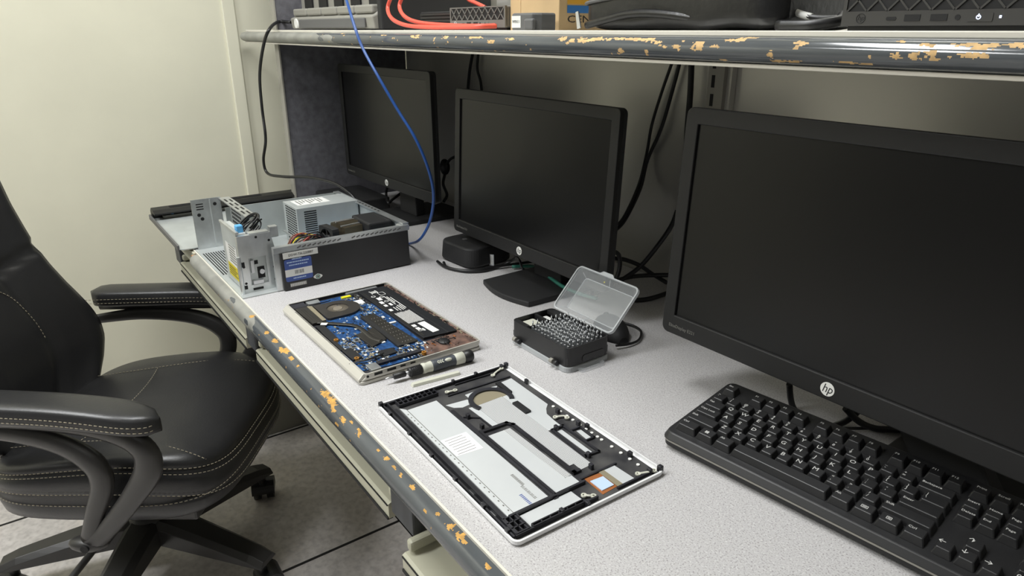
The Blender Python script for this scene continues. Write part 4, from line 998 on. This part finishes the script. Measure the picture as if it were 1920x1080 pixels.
# ================================================================== DOCK, MOUSE
dk = thing('docking_station', 'small black rounded docking box left of the middle monitor', 'dock', (-1.245, 0.800, DESK), R(4))
M().prism(rrect(-0.066, -0.056, 0.062, 0.070, 0.028, 8), 0.004, 0.046, top=rrect(-0.063, -0.053, 0.059, 0.067, 0.028, 8)).build('casing', MT['black_matt'], dk, bevel=0.004)
M().prism(rrect(-0.061, -0.051, 0.057, 0.065, 0.026, 8), 0, 0.004).build('rubber_base', MT['rubber'], dk)
M().prism(circ(-0.02, -0.01, 0.006, 16), 0.046, 0.0463).build('power_mark', MT['mid_grey'], dk)
mo = thing('mouse', 'black computer mouse half hidden behind the clear case lid', 'mouse', (-0.766, 0.768, DESK), R(165))
rows = []
for k in range(13):
    t_ = k / 12; x = -0.045 + 0.090 * t_; sc = math.sin(math.pi * min(max(t_, 0.03), 0.97)) ** 0.5
    rows.append([Vector((x, 0.028 * sc * math.cos(a), 0.002 + max(0, 0.032 * sc * math.sin(a)))) for a in [math.pi * i / 12 for i in range(13)]])
M().ring(rows).build('shell', MT['black_matt'], mo)
m = M(); m.cyl((0.018, -0.003, 0.027), (0.018, 0.003, 0.027), 0.006, n=14); m.build('wheel', MT['rubber'], mo)
hang([onZ(1155, 648, .757), onZ(1180, 645, .755), onZ(1198, 637, .754), onZ(1202, 622, .754), onZ(1190, 612, .754), onZ(1172, 606, .754), onZ(1150, 598, .754)], 0.0022, MT['cable'], 'mouse_cable', 'thin black cable looping beside the mouse behind the bit case')

# ================================================================== OFFICE CHAIR
ch = thing('office_chair', 'black leather office chair with beige stitching and looped armrests', 'chair', (-1.60, 0.09, 0), math.atan2(-.545, .839) - R(3.5))
def sup(a, b, n, e=4.0, cx=0.0, cy=0.0):
    out = []
    for i in range(n):
        t = 2 * math.pi * i / n; c, s_ = math.cos(t), math.sin(t)
        out.append((cx + a * math.copysign(abs(c) ** (2 / e), c), cy + b * math.copysign(abs(s_) ** (2 / e), s_)))
    return out
SA, SB, SCY = 0.252, 0.246, 0.048
def seat_z(x, y, z):
    d = max(0.0, (y - SCY) / SB)
    back = max(0.0, (0.14 - y) / 0.33)
    return z - 0.035 * d ** 3 + 0.014 * min(1, abs(x) / SA) ** 3 - 0.040 * back ** 1.3 * max(0, min(1, (z - .40) / .08))
prof = [(.55, .340), (.90, .343), (.985, .362), (1.0, .385), (.995, .398), (.972, .404), (.998, .410), (1.0, .434), (.985, .458), (.955, .465), (.968, .472), (.945, .484), (.88, .492), (.72, .495), (.45, .490), (.15, .486)]
rows = [[Vector((x, y, seat_z(x, y, z) if z > .40 else z)) for x, y in sup(SA * s_, SB * s_, 72, 4.2, 0, SCY)] for s_, z in prof]
M().ring(rows).build('seat', MT['leather'], ch)
m = M()
def stitch(m, pts, r_=0.00075, on=0.0055, off=0.0035):
    P = [Vector(p) for p in pts]; L = 0
    for a, b in zip(P[:-1], P[1:]):
        d = b - a; ln = d.length
        if ln < 1e-6: continue
        t = 0.0
        while t < ln:
            ph = (L + t) % (on + off)
            if ph < on:
                e = min(ln, t + on - ph); m.tube([a + d * (t / ln), a + d * (e / ln)], r_, 4); t = e + 1e-6
            else: t += (on + off) - ph + 1e-6
        L += ln
def ring_pts(s_, z, lift=0.0, n=120):
    q = sup(SA * s_ + lift, SB * s_ + lift, n, 4.2, 0, SCY); q.append(q[0])
    return [Vector((x, y, seat_z(x, y, z) if z > .40 else z)) for x, y in q]
stitch(m, ring_pts(.994, .3965, .002)); stitch(m, ring_pts(.998, .4115, .002)); stitch(m, ring_pts(.980, .4600, .004)); stitch(m, ring_pts(.968, .4710, .004))
for sx in (-1, 1):
    stitch(m, [(sx * (0.155 + 0.05 * t * t), SCY - .24 + t * 0.46, seat_z(.16, SCY - .24 + t * .46, .4955)) for t in [k / 20 for k in range(21)]])
stitch(m, [(x, SCY - .035 - .03 * (x / .2) ** 2, seat_z(x, SCY - .035 - .03 * (x / .2) ** 2, .4955)) for x in [-.16 + .32 * k / 24 for k in range(25)]])
m.build('seat_stitching', MT['thread'], ch)
# backrest
def lerp(tab, z):
    for (a, b), (c, d) in zip(tab[:-1], tab[1:]):
        if a <= z <= c:
            t = (z - a) / (c - a); return b + (d - b) * t
    return tab[-1][1] if z > tab[-1][0] else tab[0][1]
HW = [(.42, .13), (.46, .172), (.50, .204), (.54, .222), (.58, .226), (.62, .217), (.66, .202), (.70, .187), (.75, .173), (.80, .164), (.90, .158), (1.05, .165), (1.14, .145), (1.19, .08)]
def by(z): return -0.205 - 0.24 * (z - .5) - 0.05 * max(0, .55 - z) * 2 + 0.022 * math.exp(-((z - .62) / .13) ** 2)
def front(x, z):
    w_ = lerp(HW, z); u = min(1, abs(x) / w_)
    rib = -0.010 * math.exp(-((abs(x) - w_ * .40) / .012) ** 2) * (1 if z < .78 else 0) - 0.010 * math.exp(-((z - (.80 - .05 * (1 - u))) / .008) ** 2)
    return by(z) + 0.055 * u ** 2.2 + rib - 0.03 * max(0, u - .9) * 10 * .5
rows = []
for k in range(61):
    z = .42 + (1.19 - .42) * k / 60; w_ = lerp(HW, z); r_ = []
    for i in range(33):
        x = w_ * (-1 + 2 * i / 32); r_.append(Vector((x, front(x, z), z)))
    for i in range(1, 24):
        t = math.pi * i / 24; x = w_ * math.cos(t); r_.append(Vector((x, front(w_, z) - .012 - (by(z) and 0.100 * math.sin(t) ** 0.7), z)))
    rows.append(r_)
M().ring(rows).build('backrest', MT['leather'], ch)
m = M()
for sx in (-1, 1):
    stitch(m, [(sx * .085 * math.sqrt(max(0, 1 - ((z - .60) / .148) ** 2)), front(.085 * math.sqrt(max(0, 1 - ((z - .60) / .148) ** 2)), z) + .002, z) for z in [.60 + .148 * k / 24 for k in range(25)]], 0.0009)
m.build('back_stitching', MT['thread'], ch)
# arms
for sx in (-1, 1):
    rows = []
    for k in range(25):
        t = k / 24; y = -0.20 + 0.452 * t
        e = (1 - max(0, (t - .80) / .20) ** 2.4) ** .5 if t > .80 else (1 - max(0, (.10 - t) / .10) ** 2.4) ** .5
        e = max(e, .08); xc = sx * (0.268 + 0.035 * t); zc = 0.622 - 0.018 * max(0, t - .5) ** 2 * 4 - .002
        q = sup(.037 * e, .021 * (.45 + .55 * e), 20, 3.0)
        rows.append([Vector((xc + a, y, zc + b + (0.006 if b > 0 else 0))) for a, b in q])
    arm = M().ring(rows).build('armrest_pad', MT['leather'], ch)
    m = M()
    for zz in (0.004, -0.006):
        stitch(m, [(sx * (0.268 + 0.035 * t) + s2_ * (.0385 * ((1 - max(0, (t - .80) / .20) ** 2.4) ** .5 if t > .8 else 1) - .0004), -0.195 + 0.452 * t * .985, 0.622 + zz - 0.018 * max(0, t - .5) ** 2 * 4) for t in [k / 40 for k in range(41)] for s2_ in (sx,)])
        stitch(m, [(sx * (0.268 + 0.035 * t) - sx * (.0385 * ((1 - max(0, (t - .80) / .20) ** 2.4) ** .5 if t > .8 else 1) - .0004), -0.195 + 0.452 * t * .985, 0.622 + zz - 0.018 * max(0, t - .5) ** 2 * 4) for t in [k / 40 for k in range(41)]])
    m.build('pad_stitching', MT['thread'], arm)
    m = M(); X = sx * 0.300
    m.tube([(sx * .275, -.19, .594), (sx * .285, 0.0, .596), (X, .13, .592), (X + sx * .006, .205, .566), (X + sx * .006, .215, .515), (X + sx * .002, .165, .440), (X - sx * .006, .100, .365), (X - sx * .012, .060, .330)], .02, 12, 7, 0.62, up=(1, 0, 0), radii=[.012, .015, .018, .024, .026, .020, .018, .022])
    m.tube([(sx * .262, -.21, .560), (sx * .275, -.08, .572), (X - sx * .012, .04, .558), (X - sx * .006, .105, .520), (X - sx * .006, .115, .470), (X - sx * .008, .085, .400), (X - sx * .012, .062, .340)], .02, 12, 7, 0.62, up=(1, 0, 0), radii=[.012, .017, .021, .024, .022, .018, .020])
    m.sphere((X - sx * .014, .055, .328), .020, .040, .016)
    m.box(min(sx * .18, X - sx * .02), .03, .322, max(sx * .18, X - sx * .02), .09, .336)
    m.use(MT['chairplastic']); fr = m.build('arm_frame', None, ch)
    M().cyl((X + sx * .0045, .058, .330), (X + sx * .0080, .058, .330), .008, n=14).build('bolt', MT['dark'], fr)
M().box(-.19, -.10, .312, .19, .22, .342).build('seat_plate', MT['chairplastic'], ch, bevel=.006)
M().prism(rrect(-.08, -.12, .08, .12, .02), .262, .314, top=rrect(-.10, -.15, .10, .15, .02)).build('mechanism', MT['chairplastic'], ch, bevel=.004)
M().tube([(.10, .03, .290), (.26, .02, .275), (.33, .01, .262)], .007, 8).build('tilt_lever', MT['chairplastic'], ch)
M().lathe([(.050, .085), (.052, .15), (.046, .165), (.030, .17), (.028, .27)], n=24).build('gas_column', MT['chairplastic'], ch)
base = M(); az0 = math.atan2(-.545, .839) - R(3.5)
angs = [R(d) - az0 for d in (37, 109, 181, 253, 325)]
for a in angs:
    d = Vector((math.cos(a), math.sin(a), 0)); n_ = Vector((-d.y, d.x, 0)); rows = []
    for k in range(9):
        t = k / 8; r_ = .03 + .29 * t; w_ = .040 - .012 * t; zt = .158 - .052 * t ** 1.2; zb = .098 - .012 * t
        if k == 8: zt -= .006
        c = d * r_
        rows.append([c + n_ * -w_ + Vector((0, 0, zb)), c + n_ * w_ + Vector((0, 0, zb)), c + n_ * w_ + Vector((0, 0, zt - .012)), c + n_ * w_ * .6 + Vector((0, 0, zt)), c - n_ * w_ * .6 + Vector((0, 0, zt)), c - n_ * w_ + Vector((0, 0, zt - .012))])
    M().ring(rows, smooth=False).build('base_leg', MT['chairplastic'], ch, bevel=.004)
    rnda = a + 0.9
    c = d * .300; T_ = Matrix.Translation((c.x, c.y, 0)) @ Matrix.Rotation(rnda, 4, 'Z')
    m = M()
    for s_ in (-1, 1): m.cyl(T_ @ Vector((.012, s_ * .008, .028)), T_ @ Vector((.012, s_ * .026, .028)), .028, n=20)
    m.prism([(.012 + .030 * math.cos(R(k)), .030 + .030 * math.sin(R(k))) for k in range(-10, 200, 15)], -.030, .030, T_ @ FACE)
    m.cyl(T_ @ Vector((0, 0, .04)), T_ @ Vector((0, 0, .096)), .010, n=12)
    m.build('caster', MT['black'], ch)

for o in ch.children:      # the whole upper chair sits a little lower on its column
    if not o.name.startswith(('base_leg', 'caster', 'gas_column')): o.location.z -= 0.016 if o.name.startswith('arm') else 0.026

# ================================================================== THINGS ON THE SHELF
pr = thing('office_machine', 'grey and black office machine at the left end of the shelf', 'office machine', (-1.46, 0.690, SZ))
PW = 0.515
m = M().use(MT['grey_plastic'])
m.prism([(0.004, 0.004), (0.0, 0.030), (0.010, 0.034), (0.035, 0.052), (0.035, 0.082), (0.33, 0.082), (0.33, 0.004)], -PW, 0, Matrix(((0, 0, 1, 0), (1, 0, 0, 0), (0, 1, 0, 0), (0, 0, 0, 1))))
m.build('front_housing', None, pr, bevel=0.003)
M().box(-PW + 0.07, -0.003, 0.006, -0.035, 0.001, 0.027).build('lower_panel', MT['mid_grey'], pr, bevel=0.003)
for k in range(5):
    x0 = -PW + 0.010 + k * 0.100
    M().box(x0, 0.006, 0.036, x0 + 0.094, 0.032, 0.054).build('bay_cover', MT['grey_plastic'], pr, bevel=0.004)
    M().box(x0 + 0.030, 0.030, 0.055, x0 + 0.082, 0.034, 0.078).build('bay_slot', MT['dark'], pr)
M().box(0.0, 0.012, 0.003, 0.02, 0.30, 0.110).build('black_side', MT['black_matt'], pr, bevel=0.004)
M().cyl((-PW + 0.045, -0.002, 0.018), (-PW + 0.045, 0.02, 0.018), 0.012, n=20).build('knob', MT['white'], pr)

def mini_pc(loc, label, m1, led, rz=0.0):
    t = thing('mini_computer', label, 'computer', loc, rz)
    W, H, D_ = 0.177, 0.0345, 0.17
    m = M().use(m1); Tm = Matrix(((1, 0, 0, 0), (0, 0, 1, 0), (0, 1, 0, 0), (0, 0, 0, 1)))
    m.prism(rrect(0, 0, W, H, 0.003), 0.003, D_, Tm); m.build('casing', None, t)
    m = M().use(MT['dark']); m.box(0.004, 0.001, 0.0125, W - 0.004, 0.0032, H - 0.0015); m.build('grille_recess', None, t)
    TF = FACE; m = M().use(m1)
    m.box(0, 0, -0.004, W, 0.0125, 0.0, TF); m.box(0, H - 0.002, -0.004, W, H, 0.0, TF); m.box(0, 0.0125, -0.004, 0.0035, H - 0.002, 0, TF); m.box(W - 0.0035, 0.0125, -0.004, W, H - 0.002, 0, TF)
    n = 9; st = (W - 0.008) / n
    for k in range(-1, n + 1):
        for s_ in (1, -1):
            a = Vector((0.004 + st * (k + .5) - s_ * st * .5, 0.0125)); b = Vector((0.004 + st * (k + .5) + s_ * st * .5, H - 0.002))
            if min(a.x, b.x) < 0.003 or max(a.x, b.x) > W - 0.003: continue
            d = b - a; m.box(0, -0.0008, -0.003, d.length, 0.0008, 0.0, TF @ Matrix.Translation((a.x, a.y, 0)) @ Matrix.Rotation(math.atan2(d.y, d.x), 4, 'Z'))
    m.build('front_grille', None, t)
    m = M().use(MT['dark'])
    m.prism(rrect(0.042, 0.0045, 0.051, 0.0075, 0.0014), 0, 0.0004, TF); m.box(0.058, 0.0038, 0, 0.0715, 0.0092, 0.0004, TF); m.box(0.080, 0.0038, 0, 0.0935, 0.0092, 0.0004, TF); m.prism(circ(0.1015, 0.0065, 0.0022, 14), 0, 0.0004, TF)
    m.build('port', None, t)
    m = M().use(m1); m.prism(rrect(0.109, 0.0030, 0.128, 0.0098, 0.001), 0, 0.0005, TF); btn = m.build('power_button', None, t)
    m = M().use(MT['led'] if led else MT['mini_dark'])
    m.frame(circ(0.1175, 0.0064, 0.0018, 16), circ(0.1175, 0.0064, 0.0012, 16), 0.0005, 0.0007, TF); m.box(0.1172, 0.0066, 0.0005, 0.1178, 0.0090, 0.0008, TF)
    m.build('power_symbol', None, btn)
    if led: M().box(0.1325, 0.0055, 0, 0.1340, 0.0075, 0.0004, TF).build('activity_light', MT['led'], t)
    m = M().use(MT['white'] if not led else MT['black_matt'])
    m.frame(circ(0.0185, 0.0064, 0.0044, 24), circ(0.0185, 0.0064, 0.0039, 24), 0, 0.0004, TF); lg = m.build('logo', None, t)
    text('hp', 0.0066, MT['white'] if not led else MT['black_matt'], lg, TF @ Matrix.Translation((0.0185, 0.0068, 0.0002)), 'logo_letters', 0.25)
    M().box(0.004, 0.006, -0.0055, W - 0.004, D_ - 0.01, 0.0032).build('gap_slab', MT['rubber'], t)  # black slab added so the gap under the casing stays dark
    return t
mini_pc((-1.178, 0.715, SZ + 0.0056), 'grey mini computer with lattice front left of the cardboard box', MT['mini_grey'], False)
mini_pc((-0.378, 0.662, SZ + 0.0056), 'dark mini computer with lit power button at the right end of the shelf', MT['mini_dark'], True)
t = thing('network_box', 'black ribbed network box between the red cables and the grey mini computer', 'network box', (-1.345, 0.745, SZ))
M().box(0, 0, 0.012, 0.150, 0.12, 0.036).build('casing', MT['black_matt'], t, bevel=0.002)
m = M()
for k in range(3): m.box(0.004, -0.003, 0.017 + k * .006, 0.146, 0.001, 0.0205 + k * .006)
m.build('ribs', MT['black'], t)
for x in (0.01, 0.12): M().box(x, 0.01, 0.0, x + 0.02, 0.10, 0.013).build('stand_foot', MT['black_matt'], t)
t = thing('cardboard_box', 'brown cardboard box with yellow and blue stripes on the shelf', 'box', (-1.000, 0.725, SZ))
M().box(0, 0, 0.0003, 0.128, 0.30, 0.15).build('carton', MT['cardboard'], t, bevel=0.0015)
Ts = Matrix.Translation((0.1283, 0, 0)) @ FX
m = M(); m.use(MT['cb_blue']); m.box(0.016, 0.0265, 0, 0.29, 0.0375, 0.0003, Ts); m.use(MT['cb_yellow']); m.box(0.016, 0.0395, 0, 0.29, 0.062, 0.0003, Ts); m.build('printed_stripe', None, t)
text('CENTURY', 0.0150, MT['ink'], t, Ts @ Matrix.Translation((0.016, 0.0172, 0.0002)), 'lettering', align='LEFT', xs=1.7)
M().box(0.012, -0.0006, 0.008, 0.030, 0.0003, 0.10).build('carton_seam', MT['cardboard'], t)
t = thing('power_adapter', 'small dark power adapter with a white label before the cardboard box', 'adapter', (-0.918, 0.668, SZ))
M().prism([(0, 0.0), (0.052, 0.0), (0.060, 0.012), (0.060, 0.04), (0, 0.04)], 0.0003, 0.026).build('casing', MT['mid_grey'], t, bevel=0.003)
M().box(0.036, -0.004, 0.002, 0.058, 0.004, 0.018, Matrix.Translation((0, 0, 0))).build('swing_plug', MT['mid_grey'], t, bevel=0.003)
lb = M().box(0.001, -0.0005, 0.005, 0.024, 0.0002, 0.022).build('label', MT['paper'], t)
text('WIN11', 0.0062, MT['ink'], lb, FACE @ Matrix.Translation((0.0125, 0.0135, 0.0007)), 'lettering')
zc = thing('zip_case', 'black leatherette zip case lying on the shelf right of the cardboard box', 'case', (-0.762, 0.668, SZ))
Tz = Matrix(((0, 0, 1, 0), (1, 0, 0, 0), (0, 1, 0, 0), (0, 0, 0, 1)))
rows = []
for k in range(37):
    t_ = k / 36; x = 0.312 * t_; e = 1 - 0.16 * abs(2 * t_ - 1) ** 10
    r_ = []
    for a, b in sup(.095 * e, .034 * e, 40, 7):
        wr = 0.0022 * noise.noise(Vector((x * 22, b * 60, a * 12)))
        r_.append(Vector((x, 0.098 + a + wr, max(0.0004, .0345 + b + wr))))
    rows.append(r_)
M().ring(rows).build('case_body', MT['zipcase'], zc)
m = M().use(MT['mid_grey']); m.tube([(0.002, 0.03, 0.034), (0.012, 0.004, 0.036), (0.08, 0.001, 0.041), (0.16, 0.001, 0.042), (0.29, 0.003, 0.041)], 0.0022, 6, 5); m.build('zip', None, zc)
m = M().use(MT['zipcase']); m.tube([(0.012, 0.006, 0.008), (0.05, 0.002, 0.014), (0.10, 0.0, 0.021), (0.15, 0.003, 0.020), (0.20, 0.008, 0.014)], 0.005, 10, 6); m.build('fold', None, zc)
M().prism([(-.0035, 0), (.0035, 0), (.0028, .022), (-.0028, .022)], -0.001, 0.001, Matrix.Translation((0.005, -0.002, 0.004)) @ Matrix.Rotation(R(-14), 4, 'Y') @ FACE).build('zip_pull', MT['chrome'], zc)

# ================================================================== CABLES
hang([onY(545, 42, .69), onY(522, 41, .665), onY(505, 55, .605), onY(494, 85, .598), onY(487, 140, .600), onY(491, 200, .61), onY(498, 260, .605), onY(494, 300, .605), onY(502, 325, .61), onY(530, 331, .62), onY(580, 333, .65), onY(625, 343, .675), onY(655, 362, .69), onY(672, 382, .70)], 0.0042, MT['cable'], 'power_cable', 'black power cable hanging off the left end of the shelf', res=8)
hang([onY(645, -12, .63), onY(652, 8, .600), onY(665, 50, .590), onY(680, 90, .592), onY(710, 145, .60), onY(745, 205, .62), onY(780, 262, .64), onY(804, 320, .66), onY(813, 368, .675), onY(806, 415, .685), onY(788, 448, .69), onZ(768, 457, .756), onZ(745, 458, .756)], 0.0030, MT['blue_cable'], 'network_cable', 'blue network cable hanging from the shelf to the bench', res=8)
hang([onY(736, -12, .69), onY(727, 15, .685), onY(735, 35, .672), (onY(760, 47, .665)), onY(800, 51, .662), onY(850, 51, .664), onY(895, 50, .668), onY(930, 49, .70)], 0.0040, MT['red_cable'], 'patch_cable', 'outer of the two red patch cables looping on the shelf', group=None, res=8)
hang([onY(757, -12, .70), onY(749, 12, .695), onY(760, 32, .684), onY(790, 43, .678), onY(850, 48, .677), onY(900, 49, .682), onY(930, 47.5, .72)], 0.0040, MT['red_cable'], 'patch_cable', 'inner of the two red patch cables looping on the shelf', res=8)
hang([onY(870, -10, .80), onY(880, 0, .80), onY(893, 6, .80), onY(910, 14, .80)], 0.004, MT['red_cable'], 'patch_cable', 'red cable rising behind the grey mini computer')
t = thing('labelled_cable', 'black cable with a white wrapped label between the zip case and dark mini computer', 'cable', (0, 0, 0))
M().tube([onY(1455, -8, .70), onY(1468, 12, .70), onY(1500, 26, .70), onY(1535, 34, .70), onY(1580, 33, .71), onY(1600, 28, .74)], 0.0030, 8, 6).build('cord', MT['cable'], t)
M().tube([onY(1470, 13, .70), onY(1500, 26, .70), onY(1522, 32, .70)], 0.0036, 8, 5).build('wrapped_label', MT['paper'], t)
hang([onY(1458, 48, .675), onY(1520, 47, .675), onY(1570, 40, .69), onY(1580, 30, .72)], 0.0055, MT['cable'], 'power_cable', 'thick black cable lying on the shelf beside the zip case')
tag(M().box(-0.52, 0.94, SZ + 0.0003, -0.30, 0.96, SZ + 0.16).build('document_folder', MT['paper'], bevel=0.002), 'white upright folder at the back of the shelf behind the labelled cable', 'folder')
# on the back panel
YC = YB - 0.010
hang([onY(887, 96, YC), onY(881, 130, YC), onY(877, 170, YC), onY(872, 230, YC)], 0.0042, MT['cable'], 'hanging_cable', 'leftmost black cable hanging behind the middle monitor')
hang([onY(897, 98, YC), onY(895, 130, YC), onY(902, 160, YC), onY(906, 230, YC)], 0.0036, MT['cable'], 'hanging_cable', 'black cable hanging just right of another behind the middle monitor')
hang([onY(1262, 112, YC), onY(1240, 175, YC), onY(1222, 235, YC), onY(1212, 290, YC), onY(1198, 345, YC - .02), onY(1172, 403, YC - .08), onY(1150, 430, YC - .12)], 0.0030, MT['cable'], 'hanging_cable', 'thin black cable hanging right of the middle monitor, on the left')
hang([onY(1276, 112, YC), onY(1262, 165, YC), onY(1240, 240, YC), onY(1214, 300, YC), onY(1200, 355, YC - .02), onY(1172, 412, YC - .08), onY(1150, 436, YC - .12)], 0.0036, MT['cable'], 'hanging_cable', 'thicker black cable hanging right of the middle monitor, on the right')
hang([onY(1297, 112, YC - .012), onY(1294, 180, YC - .012), onY(1288, 260, YC - .012), onY(1285, 380, YC - .012)], 0.0055, MT['cable'], 'power_cable', 'thick black cable running straight down beside the slotted upright')
hang([onY(1270, 395, .98), onY(1258, 425, .965), onY(1230, 465, .95), onY(1200, 500, .94), onY(1170, 522, .92), onY(1140, 540, .90), onZ(1110, 552, .757)], 0.0045, MT['cable'], 'power_cable', 'black cable sweeping down from the near monitor to the middle one')
hang([onZ(1110, 545, .76), onY(1160, 525, .93), onY(1190, 518, .955), onY(1225, 516, .965), onY(1262, 516, .975), onY(1300, 520, .98)], 0.0045, MT['cable'], 'power_cable', 'black cable running level along the back of the bench')
hang([onY(1150, 484, .87), onY(1172, 487, .90), onY(1200, 498, .94), onY(1222, 513, .965), onY(1250, 530, .965)], 0.0042, MT['cable'], 'power_cable', 'black cable arching from the right side of the middle monitor')
hang([onY(1148, 470, .85), onY(1160, 478, .87), onY(1162, 500, .88), onY(1155, 522, .88), onY(1140, 535, .88)], 0.0042, MT['cable'], 'power_cable', 'short black cable loop at the lower right edge of the middle monitor')
hang([onZ(1190, 563, .755), onZ(1212, 561, .756), onZ(1235, 555, .756), onZ(1262, 545, .757), onZ(1300, 530, .757)], 0.0045, MT['cable'], 'power_cable', 'black cable lying on the bench between the clear lid and near monitor')
hang([onZ(960, 500, .757), onZ(1000, 500, .757), onZ(1025, 516, .766), onZ(1055, 537, .766), onZ(1085, 550, .766), onZ(1120, 560, .766)], 0.0038, MT['green_cable'], 'network_cable', 'green network cable crossing the foot of the middle monitor')
hang([onZ(820, 490, .755), onZ(835, 500, .755), onZ(870, 508, .755), onZ(905, 507, .755), onZ(935, 500, .755), onZ(960, 488, .77), onY(972, 478, .80), onY(985, 462, .84)], 0.0032, MT['cable'], 'power_cable', 'black cable curving round the front of the docking box')
hang([onZ(832, 492, .755), onZ(840, 502, .755), onZ(880, 507, .756), onZ(935, 499, .757), onZ(980, 493, .757), onZ(1003, 490, .757), onZ(1030, 490, .757)], 0.0032, MT['cable'], 'power_cable', 'black cable running from the docking box under the middle monitor')
hang([onY(966, 478, .80), onY(975, 490, .80), onZ(980, 504, .757), onZ(995, 508, .757), onZ(1015, 507, .757)], 0.0026, MT['cable'], 'signal_cable', 'thin black cable drooping below the logo of the middle monitor')
t = thing('cable_label', 'clear and white tag hanging on the cable beside the docking box', 'tag', (0, 0, 0))
p = onZ(922, 498, .752)
T_ = Matrix.Translation(p) @ Matrix.Rotation(R(30), 4, 'Z') @ FACE
M().box(-0.0055, 0.0, 0, 0.0055, 0.026, 0.0004, T_).build('sleeve', MT['clear_edge'], t)
m = M()
for k in range(9): m.box(-0.003, 0.003 + k * .0024, 0.0004, 0.003, 0.0046 + k * .0024, 0.0007, T_)
m.build('print', MT['paper'], t)
# behind the far monitor
t = thing('wall_plug', 'black round plug on the back panel right of the far monitor', 'plug', (0, 0, 0))
p = onY(834, 313, 1.02); M().sphere(p, .018, .014, .024).build('plug_body', MT['rubber'], t)
M().tube([p, onY(845, 298, 1.02), onY(860, 292, 1.02)], .004, 8).build('lead', MT['cable'], t)
M().tube([p + Vector((0, 0, -.02)), onY(831, 345, 1.0), onY(838, 365, .98), onY(832, 378, .96)], .0045, 8).build('lead', MT['cable'], t)
hang([onY(726, 350, .86), onY(724, 365, .86), onY(728, 380, .84), onY(736, 374, .86), onY(752, 362, .90)], 0.0040, MT['cable'], 'signal_cable', 'black cable looping below the logo of the far monitor')
# below the near monitor
hang([onY(1480, 720, .78), onY(1483, 750, .79), onY(1490, 768, .80), onY(1505, 780, .82)], 0.0042, MT['cable'], 'signal_cable', 'black cable dropping below the near monitor left of its logo')
hang([onZ(1560, 800, .757), onZ(1585, 790, .757), onZ(1605, 775, .765), onY(1618, 760, .82)], 0.0042, MT['cable'], 'signal_cable', 'black cable below the logo of the near monitor')
hang([onY(1585, 765, .80), onZ(1610, 790, .765), onZ(1640, 803, .757), onZ(1670, 805, .757), onZ(1700, 806, .757)], 0.0045, MT['cable'], 'power_cable', 'black cable arching under the near monitor right of its logo')
hang([(-0.375, 0.735, .785), (-0.36, 0.80, .757), (-0.30, 0.90, .757), (-0.24, 1.02, .757)], 0.0022, MT['cable'], 'keyboard_cable', 'thin keyboard cable running back under the near monitor')
